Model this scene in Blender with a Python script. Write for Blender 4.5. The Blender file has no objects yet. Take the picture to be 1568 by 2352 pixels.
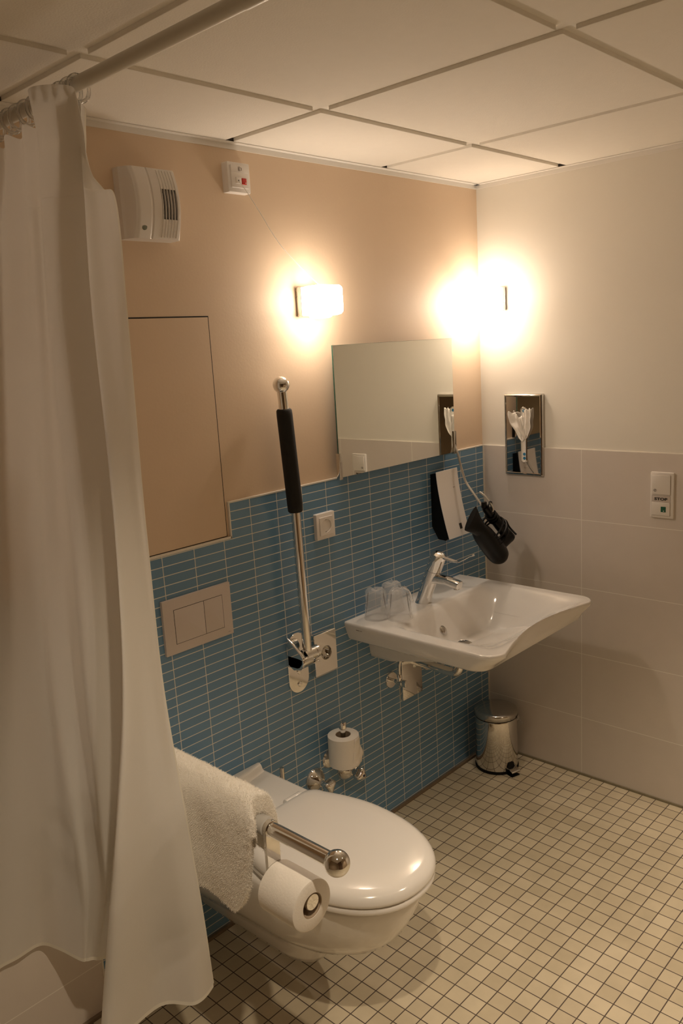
import bpy, bmesh, math, random
from mathutils import Vector, Matrix, noise
random.seed(7)
PI = math.pi
scene = bpy.context.scene
COL = scene.collection

# ------------------------------------------------------------------ materials
def new_mat(name):
    m = bpy.data.materials.new(name); m.use_nodes = True
    nt = m.node_tree; nt.nodes.clear()
    out = nt.nodes.new('ShaderNodeOutputMaterial')
    return m, nt, out

def pm(name, col, rough=.5, metal=0.0, bump=0.0, bscale=200.0, var=0.0, vscale=8.0, coat=0.0, trans=0.0, ior=1.5, sheen=0.0, detail=3.0, rvar=0.0):
    m, nt, out = new_mat(name); N = nt.nodes; L = nt.links
    b = N.new('ShaderNodeBsdfPrincipled'); L.new(b.outputs[0], out.inputs[0])
    b.inputs['Base Color'].default_value = (*col, 1); b.inputs['Roughness'].default_value = rough
    b.inputs['Metallic'].default_value = metal; b.inputs['Coat Weight'].default_value = coat
    b.inputs['Transmission Weight'].default_value = trans; b.inputs['IOR'].default_value = ior
    b.inputs['Sheen Weight'].default_value = sheen
    tc = N.new('ShaderNodeTexCoord')
    if var > 0:
        n = N.new('ShaderNodeTexNoise'); n.inputs['Scale'].default_value = vscale; n.inputs['Detail'].default_value = 4
        L.new(tc.outputs['Object'], n.inputs['Vector'])
        mx = N.new('ShaderNodeMix'); mx.data_type = 'RGBA'
        mx.inputs['A'].default_value = (*[c*(1-var) for c in col], 1); mx.inputs['B'].default_value = (*[min(1, c*(1+var)) for c in col], 1)
        L.new(n.outputs['Fac'], mx.inputs['Factor']); L.new(mx.outputs['Result'], b.inputs['Base Color'])
    if rvar > 0:
        n = N.new('ShaderNodeTexNoise'); n.inputs['Scale'].default_value = 30; n.inputs['Detail'].default_value = 3
        L.new(tc.outputs['Object'], n.inputs['Vector'])
        mr = N.new('ShaderNodeMapRange'); mr.inputs['To Min'].default_value = max(0, rough-rvar); mr.inputs['To Max'].default_value = rough+rvar
        L.new(n.outputs['Fac'], mr.inputs['Value']); L.new(mr.outputs[0], b.inputs['Roughness'])
    if bump > 0:
        n = N.new('ShaderNodeTexNoise'); n.inputs['Scale'].default_value = bscale; n.inputs['Detail'].default_value = detail
        L.new(tc.outputs['Object'], n.inputs['Vector'])
        bp = N.new('ShaderNodeBump'); bp.inputs['Strength'].default_value = bump; bp.inputs['Distance'].default_value = .002
        L.new(n.outputs['Fac'], bp.inputs['Height']); L.new(bp.outputs[0], b.inputs['Normal'])
    return m

def tile_mat(name, axes, off, bw, bh, c1, c2, mortar, ms, rough, mrough, cell_noise=0.0, bump=.35, coat=0.0, offset=0.0):
    """Straight-laid tiles: axes picks the two object axes of the surface."""
    m, nt, out = new_mat(name); N = nt.nodes; L = nt.links
    b = N.new('ShaderNodeBsdfPrincipled'); L.new(b.outputs[0], out.inputs[0])
    tc = N.new('ShaderNodeTexCoord'); sx = N.new('ShaderNodeSeparateXYZ'); L.new(tc.outputs['Object'], sx.inputs[0])
    cx = N.new('ShaderNodeCombineXYZ')
    for i in range(2):
        a = N.new('ShaderNodeMath'); a.operation = 'ADD'; a.inputs[1].default_value = off[i]
        L.new(sx.outputs['XYZ'.index(axes[i])], a.inputs[0]); L.new(a.outputs[0], cx.inputs[i])
    br = N.new('ShaderNodeTexBrick'); br.offset = offset; br.squash = 1.0
    L.new(cx.outputs[0], br.inputs['Vector'])
    for k, v in (('Scale', 1.0), ('Mortar Size', ms), ('Mortar Smooth', .25), ('Bias', 0.0), ('Brick Width', bw), ('Row Height', bh)):
        br.inputs[k].default_value = v
    br.inputs['Color1'].default_value = (*c1, 1); br.inputs['Color2'].default_value = (*c2, 1); br.inputs['Mortar'].default_value = (*mortar, 1)
    col = br.outputs['Color']
    if cell_noise > 0:
        n = N.new('ShaderNodeTexNoise'); n.inputs['Scale'].default_value = 14; n.inputs['Detail'].default_value = 5
        L.new(tc.outputs['Object'], n.inputs['Vector'])
        mr = N.new('ShaderNodeMapRange'); mr.inputs['From Min'].default_value = .3; mr.inputs['From Max'].default_value = .7
        mr.inputs['To Min'].default_value = 1-cell_noise; mr.inputs['To Max'].default_value = 1+cell_noise
        L.new(n.outputs['Fac'], mr.inputs['Value'])
        mu = N.new('ShaderNodeMix'); mu.data_type = 'RGBA'; mu.blend_type = 'MULTIPLY'; mu.inputs['Factor'].default_value = 1
        cc = N.new('ShaderNodeCombineXYZ')
        for i in range(3): L.new(mr.outputs[0], cc.inputs[i])
        L.new(col, mu.inputs['A']); L.new(cc.outputs[0], mu.inputs['B']); col = mu.outputs['Result']
    L.new(col, b.inputs['Base Color'])
    rr = N.new('ShaderNodeMapRange'); rr.inputs['To Min'].default_value = rough; rr.inputs['To Max'].default_value = mrough
    L.new(br.outputs['Fac'], rr.inputs['Value']); L.new(rr.outputs[0], b.inputs['Roughness'])
    b.inputs['Coat Weight'].default_value = coat
    inv = N.new('ShaderNodeMath'); inv.operation = 'SUBTRACT'; inv.inputs[0].default_value = 1
    L.new(br.outputs['Fac'], inv.inputs[1])
    bp = N.new('ShaderNodeBump'); bp.inputs['Strength'].default_value = bump; bp.inputs['Distance'].default_value = .001
    L.new(inv.outputs[0], bp.inputs['Height']); L.new(bp.outputs[0], b.inputs['Normal'])
    return m

def emit_mat(name, col, strength):
    m, nt, out = new_mat(name)
    e = nt.nodes.new('ShaderNodeEmission'); e.inputs[0].default_value = (*col, 1); e.inputs[1].default_value = strength
    nt.links.new(e.outputs[0], out.inputs[0]); return m

def glow_glass(name, col, strength):
    """Lit frosted lamp glass: glows itself and lets the bulb's light through."""
    m, nt, out = new_mat(name); N = nt.nodes; L = nt.links
    e = N.new('ShaderNodeEmission'); e.inputs[0].default_value = (*col, 1); e.inputs[1].default_value = strength
    t = N.new('ShaderNodeBsdfTransparent'); t.inputs[0].default_value = (.92, .92, .92, 1)
    a = N.new('ShaderNodeAddShader'); L.new(e.outputs[0], a.inputs[0]); L.new(t.outputs[0], a.inputs[1])
    L.new(a.outputs[0], out.inputs[0]); return m

def cloth_mat(name, col, transl, rough=.8, bump=.15, bscale=600):
    m, nt, out = new_mat(name); N = nt.nodes; L = nt.links
    d = N.new('ShaderNodeBsdfPrincipled'); d.inputs['Base Color'].default_value = (*col, 1); d.inputs['Roughness'].default_value = rough
    d.inputs['Sheen Weight'].default_value = .1
    t = N.new('ShaderNodeBsdfTranslucent'); t.inputs[0].default_value = (*col, 1)
    mx = N.new('ShaderNodeMixShader'); mx.inputs[0].default_value = transl
    L.new(d.outputs[0], mx.inputs[1]); L.new(t.outputs[0], mx.inputs[2]); L.new(mx.outputs[0], out.inputs[0])
    tc = N.new('ShaderNodeTexCoord'); n = N.new('ShaderNodeTexNoise'); n.inputs['Scale'].default_value = bscale
    L.new(tc.outputs['Object'], n.inputs['Vector'])
    bp = N.new('ShaderNodeBump'); bp.inputs['Strength'].default_value = bump; bp.inputs['Distance'].default_value = .001
    L.new(n.outputs['Fac'], bp.inputs['Height']); L.new(bp.outputs[0], d.inputs['Normal'])
    return m

def film_mat(name, col, clear, rough=.1, bump=0.0, bscale=45, milky=.25):
    """Thin clear plastic: mostly transparent, a glossy glint and a little milky scatter."""
    m, nt, out = new_mat(name); N = nt.nodes; L = nt.links
    tr = N.new('ShaderNodeBsdfTransparent'); tr.inputs[0].default_value = (.98, .98, .98, 1)
    gl = N.new('ShaderNodeBsdfGlossy'); gl.inputs['Color'].default_value = (1, 1, 1, 1); gl.inputs['Roughness'].default_value = rough
    df = N.new('ShaderNodeBsdfDiffuse'); df.inputs[0].default_value = (*col, 1)
    tl = N.new('ShaderNodeBsdfTranslucent'); tl.inputs[0].default_value = (*col, 1)
    m0 = N.new('ShaderNodeMixShader'); m0.inputs[0].default_value = .5
    L.new(df.outputs[0], m0.inputs[1]); L.new(tl.outputs[0], m0.inputs[2])
    m1 = N.new('ShaderNodeMixShader'); m1.inputs[0].default_value = 1-clear
    L.new(tr.outputs[0], m1.inputs[1]); L.new(m0.outputs[0], m1.inputs[2])
    lw = N.new('ShaderNodeLayerWeight'); lw.inputs['Blend'].default_value = milky
    m2 = N.new('ShaderNodeMixShader'); L.new(lw.outputs['Fresnel'], m2.inputs[0])
    L.new(m1.outputs[0], m2.inputs[1]); L.new(gl.outputs[0], m2.inputs[2]); L.new(m2.outputs[0], out.inputs[0])
    tc = N.new('ShaderNodeTexCoord'); n = N.new('ShaderNodeTexNoise'); n.inputs['Scale'].default_value = bscale; n.inputs['Detail'].default_value = 1
    L.new(tc.outputs['Object'], n.inputs['Vector'])
    bp = N.new('ShaderNodeBump'); bp.inputs['Strength'].default_value = bump; bp.inputs['Distance'].default_value = .003
    L.new(n.outputs['Fac'], bp.inputs['Height']); L.new(bp.outputs[0], gl.inputs['Normal'])
    return m

LAMP = (1.0, .815, .64)
SHADE_L, BULB_W = 12.0, 1.3
M = {}
M['tan'] = pm('tan_paint', (.675, .53, .385), .62, bump=.10, bscale=140, var=.02)
M['white_paint'] = pm('white_paint', (.76, .735, .67), .6, bump=.09, bscale=140, var=.015)
M['dim_paint'] = pm('brown_paint', (.30, .225, .15), .6, bump=.2, bscale=140, var=.02)
M['door'] = pm('dark_wood', (.10, .06, .035), .45, var=.3, vscale=6)
M['ceiling'] = pm('ceiling_board', (.80, .775, .72), .85, bump=.25, bscale=260, var=.02, vscale=40)
M['grid'] = pm('ceiling_grid_white', (.78, .76, .72), .5, var=.02)
M['gap'] = pm('shadow_gap', (.03, .025, .02), .9, var=.2)
M['blue'] = tile_mat('blue_mosaic', 'XZ', (-.0532+10*.1018, -1.231+60*.0254), .1018, .0254, (.125, .255, .41), (.145, .285, .445), (.70, .69, .63), .0013, .16, .7, bump=.4)
M['beige_tile'] = tile_mat('beige_wall_tile', 'YZ', (.4033+.4*10, -1.2314+2.5), .40, .25, (.635, .585, .54), (.65, .60, .555), (.82, .79, .74), .0014, .33, .7, cell_noise=.015, bump=.15)
M['shower_tile'] = tile_mat('shower_wall_tile', 'XZ', (1.777+.4*10, -1.14+2.5), .40, .25, (.635, .585, .54), (.65, .60, .555), (.82, .79, .74), .0014, .33, .7, cell_noise=.015, bump=.15)
M['floor'] = tile_mat('floor_mosaic', 'XY', (.0363+.0484*100, .3968+.0484*100), .0484, .0484, (.525, .458, .335), (.63, .56, .425), (.095, .072, .06), .0016, .42, .8, cell_noise=.06, bump=.35)
M['joint'] = pm('silicone_joint', (.23, .20, .135), .6, var=.25, vscale=30)
M['joint_brown'] = pm('brown_joint', (.20, .15, .10), .6, var=.2, vscale=30)
M['sealant'] = pm('white_sealant', (.74, .70, .63), .45, var=.05)
M['chrome'] = pm('chrome', (.80, .79, .77), .06, metal=1, rvar=.02)
M['steel'] = pm('polished_steel', (.62, .60, .57), .04, metal=1, rvar=.015)
M['lid_steel'] = pm('satin_steel', (.55, .53, .50), .16, metal=1, rvar=.04)
M['alu'] = pm('brushed_aluminium', (.72, .70, .67), .3, metal=1, bump=.05, bscale=300)
M['mirror'] = pm('mirror_silver', (.92, .95, .91), .005, metal=1, rvar=.003)
M['glass_edge'] = pm('mirror_glass_edge', (.02, .075, .055), .1, var=.1)
M['ceramic'] = pm('white_ceramic', (.80, .785, .76), .12, coat=.6, var=.01)
M['seat'] = pm('seat_plastic', (.80, .785, .765), .16, coat=.4, var=.01)
M['plastic'] = pm('white_plastic', (.76, .73, .70), .35, var=.02)
M['plastic_dark'] = pm('dark_plastic', (.015, .015, .015), .4, var=.1)
M['black'] = pm('black_foam', (.008, .007, .006), .8, bump=.1, bscale=500, var=.1)
M['black_gloss'] = pm('black_gloss', (.004, .004, .004), .34, ior=1.3, var=.1)
M['black_rubber'] = pm('black_rubber', (.004, .004, .004), .45, ior=1.3, var=.1)
M['grey_rubber'] = pm('grey_rubber', (.45, .44, .42), .6, var=.05)
M['matt_chrome'] = pm('matt_beige_plastic', (.60, .54, .50), .38, var=.02)
M['red'] = pm('red_button', (.55, .03, .02), .35, var=.05)
M['green'] = pm('green_button', (.01, .10, .055), .3, var=.05)
M['blue_dot'] = pm('blue_dot', (.03, .20, .38), .5, var=.05)
M['navy'] = pm('navy_marker', (.01, .015, .06), .3, var=.05)
M['ink'] = pm('black_ink', (.02, .018, .015), .5, var=.05)
M['grey_ink'] = pm('grey_ink', (.30, .26, .24), .5, var=.05)
M['sensor'] = pm('sensor_lens', (.22, .24, .20), .15, var=.05)
M['paper'] = pm('tissue_paper', (.84, .81, .76), .9, bump=.25, bscale=220, var=.02, detail=6)
M['core'] = pm('card_core', (.42, .33, .24), .9, var=.1)
M['towel'] = pm('terry_cloth', (.84, .81, .75), .95, bump=.8, bscale=420, sheen=.4, var=.03, vscale=120, detail=6)
M['fibre'] = pm('terry_fibre', (.86, .83, .77), .9, sheen=.3, var=.02)
M['curtain'] = cloth_mat('curtain_cloth', (.86, .845, .81), .42)
M['hem'] = cloth_mat('curtain_hem', (.90, .88, .80), .40)
M['ring'] = film_mat('clear_ring', (.85, .83, .78), .70, rough=.08, bump=0.1, milky=.35)
M['film'] = film_mat('cup_wrapper', (.92, .92, .92), .76, rough=.12, bump=0.0, bscale=70, milky=.05)
M['cup'] = film_mat('clear_cup', (.9, .9, .9), .86, rough=.08, bump=0.0, milky=.05)
M['bag'] = film_mat('bin_bag', (.85, .83, .80), .55, rough=.2, bump=.5, bscale=70, milky=.3)
M['rod'] = pm('white_rod', (.68, .67, .63), .4, var=.02)
M['cord'] = pm('white_cord', (.80, .78, .74), .7, var=.03)
M['lamp'] = glow_glass('lamp_glass', LAMP, SHADE_L)
SPOT = (1.0, .80, .57)
M['spot_lens'] = emit_mat('spot_lens', SPOT, 20.0)
M['lamp_base'] = pm('lamp_base_steel', (.70, .68, .66), .28, metal=1, rvar=.03)

# ------------------------------------------------------------------ mesh builder
class MB:
    def __init__(s): s.bm = bmesh.new()
    def v(s, p): return s.bm.verts.new(p)
    def f(s, vs):
        try: return s.bm.faces.new(vs)
        except ValueError: return None
    def box(s, x0, x1, y0, y1, z0, z1, bev=0.0, seg=2):
        r = bmesh.ops.create_cube(s.bm, size=1)
        vs = r['verts']
        for v in vs:
            v.co = Vector(((x0+x1)/2+v.co.x*(x1-x0), (y0+y1)/2+v.co.y*(y1-y0), (z0+z1)/2+v.co.z*(z1-z0)))
        if bev > 0:
            es = list({e for v in vs for e in v.link_edges})
            bmesh.ops.bevel(s.bm, geom=es, offset=bev, segments=seg, profile=.5, affect='EDGES')
        return s
    def loft(s, loops, cap0=True, cap1=True, closed=True):
        rows = [[s.v(p) for p in lp] for lp in loops]
        n = len(rows[0])
        for a, b in zip(rows, rows[1:]):
            for i in range(n if closed else n-1):
                s.f([a[i], a[(i+1) % n], b[(i+1) % n], b[i]])
        if cap0: s.f(rows[0][::-1])
        if cap1: s.f(rows[-1])
        return rows
    def grid(s, rows):
        return s.loft(rows, False, False, closed=False)
    def lathe(s, prof, o, axis, n=40, cap0=True, cap1=True):
        """prof: list of (radius, height along axis)."""
        o = Vector(o); w = Vector(axis).normalized()
        u = w.orthogonal().normalized(); v = w.cross(u)
        loops = [[o + w*h + (u*math.cos(2*PI*i/n) + v*math.sin(2*PI*i/n))*max(r, 1e-5) for i in range(n)] for r, h in prof]
        return s.loft(loops, cap0, cap1)
    def tube(s, path, r, n=12, cap=True):
        P = [Vector(p) for p in path]
        rs = r if isinstance(r, (list, tuple)) else [r]*len(P)
        T = []
        for i in range(len(P)):
            a = P[max(i-1, 0)]; b = P[min(i+1, len(P)-1)]
            T.append((b-a).normalized())
        u = T[0].orthogonal().normalized(); loops = []
        for i, p in enumerate(P):
            if i: 
                q = T[i-1].rotation_difference(T[i]); u = q @ u
            u = (u - T[i]*u.dot(T[i])).normalized(); v = T[i].cross(u)
            loops.append([p + (u*math.cos(2*PI*k/n) + v*math.sin(2*PI*k/n))*rs[i] for k in range(n)])
        s.loft(loops, cap, cap); return s
    def prism(s, pts, fn, d0, d1):
        """outline pts (a,b) mapped by fn(a,b,d) and extruded from d0 to d1."""
        s.loft([[Vector(fn(a, b, d0)) for a, b in pts], [Vector(fn(a, b, d1)) for a, b in pts]]); return s
    def sphere(s, c, r, n=32):
        k = n//2
        prof = [(r*math.sin(PI*i/k), -r*math.cos(PI*i/k)) for i in range(1, k)]
        s.lathe([(r*.02, -r)] + prof + [(r*.02, r)], c, (0, 0, 1), n); return s

def root_loc(o):
    t = Vector((0, 0, 0))
    while o is not None: t += o.location; o = o.parent
    return t

def build(name, mb, mat, parent=None, smooth=True, angle=35, bevel=0.0, subsurf=0, solid=0.0):
    bm = mb.bm
    bmesh.ops.recalc_face_normals(bm, faces=bm.faces)
    off = root_loc(parent)
    if off.length: bmesh.ops.translate(bm, verts=bm.verts, vec=-off)
    me = bpy.data.meshes.new(name); bm.to_mesh(me); bm.free()
    o = bpy.data.objects.new(name, me); COL.objects.link(o)
    for mm in (mat if isinstance(mat, (list, tuple)) else [mat]): me.materials.append(mm)
    if parent is not None: o.parent = parent
    if smooth:
        me.polygons.foreach_set('use_smooth', [True]*len(me.polygons))
        me.set_sharp_from_angle(angle=math.radians(angle))
    if solid:
        md = o.modifiers.new('thickness', 'SOLIDIFY'); md.thickness = solid; md.offset = 0
    if bevel:
        md = o.modifiers.new('bevel', 'BEVEL'); md.width = bevel; md.segments = 3; md.limit_method = 'ANGLE'; md.angle_limit = math.radians(40)
        md.harden_normals = False
    if subsurf:
        md = o.modifiers.new('subdivision', 'SUBSURF'); md.levels = subsurf; md.render_levels = subsurf
    return o

def thing(name, label, cat, loc, group=None):
    o = bpy.data.objects.new(name, None); COL.objects.link(o); o.location = loc
    o.empty_display_size = .05; o['label'] = label; o['category'] = cat
    if group: o['group'] = group
    return o
def tag(o, label, cat, group=None):
    o['label'] = label; o['category'] = cat
    if group: o['group'] = group
    return o
def struct(o, label=None):
    o['kind'] = 'structure'
    if label: o['label'] = label
    return o

def spline(pts, n):
    """Catmull-Rom through pts with n samples per span."""
    P = [Vector(p) for p in pts]; out = []
    for i in range(len(P)-1):
        p0 = P[max(i-1, 0)]; p1 = P[i]; p2 = P[i+1]; p3 = P[min(i+2, len(P)-1)]
        for k in range(n):
            t = k/n
            out.append(.5*((2*p1)+(p2-p0)*t+(2*p0-5*p1+4*p2-p3)*t*t+(3*p1-p0-3*p2+p3)*t**3))
    out.append(P[-1]); return out
def smooth01(t): t = max(0, min(1, t)); return t*t*(3-2*t)
def rrect(cx, cy, hw, hh, r, n=6):
    pts = []
    for sx, sy, a0 in ((1, 1, 0), (-1, 1, 90), (-1, -1, 180), (1, -1, 270)):
        for k in range(n+1):
            a = math.radians(a0+90*k/n)
            pts.append((cx+sx*(hw-r)+r*math.cos(a), cy+sy*(hh-r)+r*math.sin(a)))
    return pts
def plateY(mb, x0, x1, z0, z1, y0, y1, r=.003, edge=.0015):
    """Rounded plate on the back wall, from y0 (wall side) to y1 (room side)."""
    cx, cz, hw, hh = (x0+x1)/2, (z0+z1)/2, (x1-x0)/2, (z1-z0)/2
    L = []
    for ins, y in ((0, y0), (0, y1+edge), (edge*.3, y1+edge*.3), (edge, y1)):
        L.append([Vector((a, y, b)) for a, b in rrect(cx, cz, hw-ins, hh-ins, max(r-ins, .0004))])
    mb.loft(L); return mb
def plateX(mb, y0, y1, z0, z1, x0, x1, r=.003, edge=.0015):
    cy, cz, hw, hh = (y0+y1)/2, (z0+z1)/2, abs(y1-y0)/2, (z1-z0)/2
    L = []
    for ins, x in ((0, x0), (0, x1+edge), (edge*.3, x1+edge*.3), (edge, x1)):
        L.append([Vector((x, a, b)) for a, b in rrect(cy, cz, hw-ins, hh-ins, max(r-ins, .0004))])
    mb.loft(L); return mb

def text_mesh(name, body, size, mat, parent, origin, right, up, sx=1.0, bold=0.0):
    cu = bpy.data.curves.new(name, 'FONT'); cu.body = body; cu.size = size; cu.align_x = 'CENTER'; cu.align_y = 'CENTER'
    cu.extrude = .0002; cu.offset = bold; cu.resolution_u = 3
    tmp = bpy.data.objects.new('tmp_text', cu); COL.objects.link(tmp)
    bpy.context.view_layer.update()
    me = bpy.data.meshes.new_from_object(tmp.evaluated_get(bpy.context.evaluated_depsgraph_get()))
    bpy.data.objects.remove(tmp)
    r = Vector(right).normalized(); u = Vector(up).normalized(); nrm = r.cross(u)
    mt = Matrix((r*sx, u, nrm)).transposed().to_4x4(); mt.translation = Vector(origin) - root_loc(parent)
    me.transform(mt); me.name = name; me.materials.clear(); me.materials.append(mat)
    o = bpy.data.objects.new(name, me); COL.objects.link(o); o.parent = parent
    return o

# ------------------------------------------------------------------ the room
XL, YF, HC = -3.35, -2.55, 2.1685
b = MB(); b.box(XL-.1, .1, YF-.1, .1, -.1, 0); struct(build('floor', b, M['floor'], smooth=False))
WB = MB(); WB.box(XL-.1, .1, .006, .12, 0, 2.30); wall_back = struct(build('wall_back', WB, M['tan'], smooth=False))
WR = MB(); WR.box(.006, .12, YF-.1, .1, 0, 2.30); wall_right = struct(build('wall_right', WR, M['white_paint'], smooth=False))
b = MB(); b.box(XL-.12, XL, YF-.1, .1, 0, 2.30); struct(build('wall_left', b, M['dim_paint'], smooth=False))
b = MB(); b.box(XL-.1, .1, YF-.12, YF, 0, 2.30); struct(build('wall_front', b, M['dim_paint'], smooth=False))
b = MB(); b.box(-2.85, -1.75, YF-.01, YF+.03, 0, 2.05); b.box(-2.78, -1.82, YF+.03, YF+.045, .0, 1.98); struct(build('door_1', b, M['door'], smooth=False))
# blue mosaic field on the back wall, stepped down left of the access panel
b = MB()
pts = [(-1.7735, 0), (-.0, 0), (-.0, 1.231), (-1.2415, 1.231), (-1.2415, 1.1335), (-1.7735, 1.1335)]
b.prism(pts, lambda x, z, d: (x, d, z), 0.0, .0065); build('tile_panel', b, M['blue'], wall_back, smooth=False)
b = MB(); b.box(XL, -1.7770, 0, .0065, 0, 1.1335); build('tile_panel', b, M['shower_tile'], wall_back, smooth=False)
b = MB(); b.box(-1.7780, -1.7730, -.002, .0065, .0, 1.1335); struct(build('trim_1', b, M['sealant'], smooth=False))
b = MB(); b.box(-1.2415, -.0, -.0006, .0062, 1.2295, 1.2335); struct(build('trim_2', b, M['sealant'], smooth=False))
b = MB(); b.box(-1.76, -1.2415, -.0006, .0062, 1.1315, 1.1375); b.box(-1.2445, -1.2405, -.0006, .0062, 1.1315, 1.2335); struct(build('trim_3', b, M['sealant'], smooth=False))
# beige tile on the right wall and in the rest of the room
b = MB(); b.box(0, .0065, YF, 0, 0, 1.2314); build('tile_panel', b, M['beige_tile'], wall_right, smooth=False)
b = MB(); b.box(-.004, .003, -.004, .003, 0, 1.2314); struct(build('trim_4', b, M['sealant'], smooth=False))
b = MB(); b.box(.0005, .006, YF, 0, 1.2305, 1.2325); struct(build('trim_5', b, M['sealant'], smooth=False))
b = MB(); b.box(-.005, .003, YF, -.012, 0, .008); struct(build('baseboard_right', b, M['joint'], smooth=False))
b = MB(); b.box(XL, -.005, -.010, .003, 0, .008); struct(build('baseboard_back', b, M['joint_brown'], smooth=False))
# suspended ceiling: boards standing proud of a recessed grid
xs = [0.0, -.5128]; ys = [0.0, -.3285]
ex = [(-.5128, -.006)]; ey = [(-.3285, -.006)]
x = -.5128-.0262
while x > XL: ex.append((x-.5934, x)); x -= .5934+.0262
y = -.3285-.0262
while y > YF: ey.append((y-.5934, y)); y -= .5934+.0262
b = MB()
for a0, a1 in ex:
    for c0, c1 in ey:
        a = max(a0, XL); c = max(c0, YF)
        if a1 <= a or c1 <= c: continue
        L = [[Vector(p) for p in ((a, c, z), (a1, c, z), (a1, c1, z), (a, c1, z))] for z in (HC+.010, HC+.0006)]
        i = .0008
        L.append([Vector(p) for p in ((a+i, c+i, HC), (a1-i, c+i, HC), (a1-i, c1-i, HC), (a+i, c1-i, HC))])
        b.loft(L)
b.box(XL-.1, .1, YF-.1, .1, HC+.0085, HC+.06)
ceiling = struct(build('ceiling', b, M['ceiling'], smooth=False))
b = MB()
b.box(XL, .006, -.012, .006, HC-.0025, HC-.0005); b.box(XL, .006, .0035, .006, HC-.016, HC-.0005)
b.box(-.012, .006, YF, .006, HC-.0025, HC-.0005); b.box(.0035, .006, YF, .006, HC-.016, HC-.0005)
build('edge_trim', b, M['grid'], ceiling, smooth=False)
b = MB()
for a in (-.5128-.0131, -1.1324-.0131, -1.752-.0131, -2.3716-.0131): b.box(a-.0131, a+.0131, -.012, -.001, HC-.0003, HC+.008)
for c in (-.3285-.0131, -.948-.0131, -1.5676-.0131): b.box(-.012, -.001, c-.0131, c+.0131, HC-.0003, HC+.008)
build('shadow_gap', b, M['gap'], ceiling, smooth=False)

# ------------------------------------------------------------------ access panel
t = thing('access_panel', 'tan painted flush inspection panel in the wall above the flush plate', 'access panel', (-1.50, .006, 1.43))
b = MB(); b.box(-1.75, -1.2555, .0035, .0058, 1.1405, 1.7265); build('panel', b, M['tan'], t, smooth=False)
b = MB(); b.box(-1.7535, -1.2525, .0046, .0061, 1.1385, 1.7300); build('gap_frame', b, M['gap'], t, smooth=False)

# ------------------------------------------------------------------ ventilation fan
t = thing('ventilation_fan', 'white plastic wall fan with louvred grille beside the shower curtain', 'fan', (-1.422, .006, 1.99))
FX0, FX1, FZ0, FZ1 = -1.494, -1.350, 1.908, 2.068
def fan_y(x, z):
    u = (x-FX0)/(FX1-FX0); w = (z-(FZ0+FZ1)/2)/((FZ1-FZ0)/2)
    y = -.043-.020*(1-w*w)
    step = .004*smooth01((u-.10)/.05) - .003*smooth01((u-.36)/.06)
    y = y + .005 - step - (.003 if u > .42 else 0)
    e = smooth01(u/.11+.05)*(1 if u < .9 else 1-.35*smooth01((u-.93)/.07))
    return -.016+(y+.016)*e
us = [i/64 for i in range(65)]; vs = [i/40 for i in range(41)]
OX0, OX1, OZ0, OZ1 = .585, .875, .27, .70
b = MB(); V = {}
for i, u in enumerate(us):
    for j, v in enumerate(vs):
        xx = FX0+u*(FX1-FX0); zz = FZ0+v*(FZ1-FZ0)
        V[i, j] = b.v((xx, fan_y(xx, zz), zz))
for i in range(64):
    for j in range(40):
        uc = (us[i]+us[i+1])/2; vc = (vs[j]+vs[j+1])/2
        if OX0 < uc < OX1 and OZ0 < vc < OZ1: continue
        b.f([V[i, j], V[i+1, j], V[i+1, j+1], V[i, j+1]])
ring = [V[i, 0] for i in range(65)] + [V[64, j] for j in range(1, 41)] + [V[i, 40] for i in range(63, -1, -1)] + [V[0, j] for j in range(39, 0, -1)]
back = [b.v((v.co.x, .006, v.co.z)) for v in ring]
for k in range(len(ring)):
    b.f([ring[k], ring[(k+1) % len(ring)], back[(k+1) % len(ring)], back[k]])
build('cover', b, M['plastic'], t, angle=30, bevel=.0)
b = MB()
b.box(FX0+.56*(FX1-FX0), FX0+.90*(FX1-FX0), -.020, .004, FZ0+.25*(FZ1-FZ0), FZ0+.72*(FZ1-FZ0)); build('fan_cavity', b, M['plastic_dark'], t, smooth=False)
for k in range(6):
    u = .585+.058*k; xx = FX0+u*(FX1-FX0); b = MB(); A = []; Bq = []
    for j in range(41):
        zz = FZ0+.004+(FZ1-FZ0-.008)*j/40; A.append((xx, fan_y(xx, zz)-.0016, zz))
        v = j/40
        Bq.append((xx, fan_y(xx, zz)+(.005 if OZ0-.02 < v < OZ1+.02 else .001), zz))
    A2 = [(p[0]+.0014, p[1], p[2]) for p in A]; B2 = [(p[0]+.0014, p[1], p[2]) for p in Bq]
    b.loft([[Vector(q) for q in r] for r in zip(A, A2, B2, Bq)]); build('slat', b, M['plastic'], t, smooth=False)
b = MB(); xx, zz = FX0+.235*(FX1-FX0), FZ0+.155*(FZ1-FZ0)
b.lathe([(.0075, .004), (.0075, -.001), (.0064, -.0026), (.001, -.0034)], (xx, fan_y(xx, zz)+.002, zz), (0, 1, 0), 24); o = build('sensor', b, M['sensor'], t); o['label'] = 'round grey sensor lens'

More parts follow.
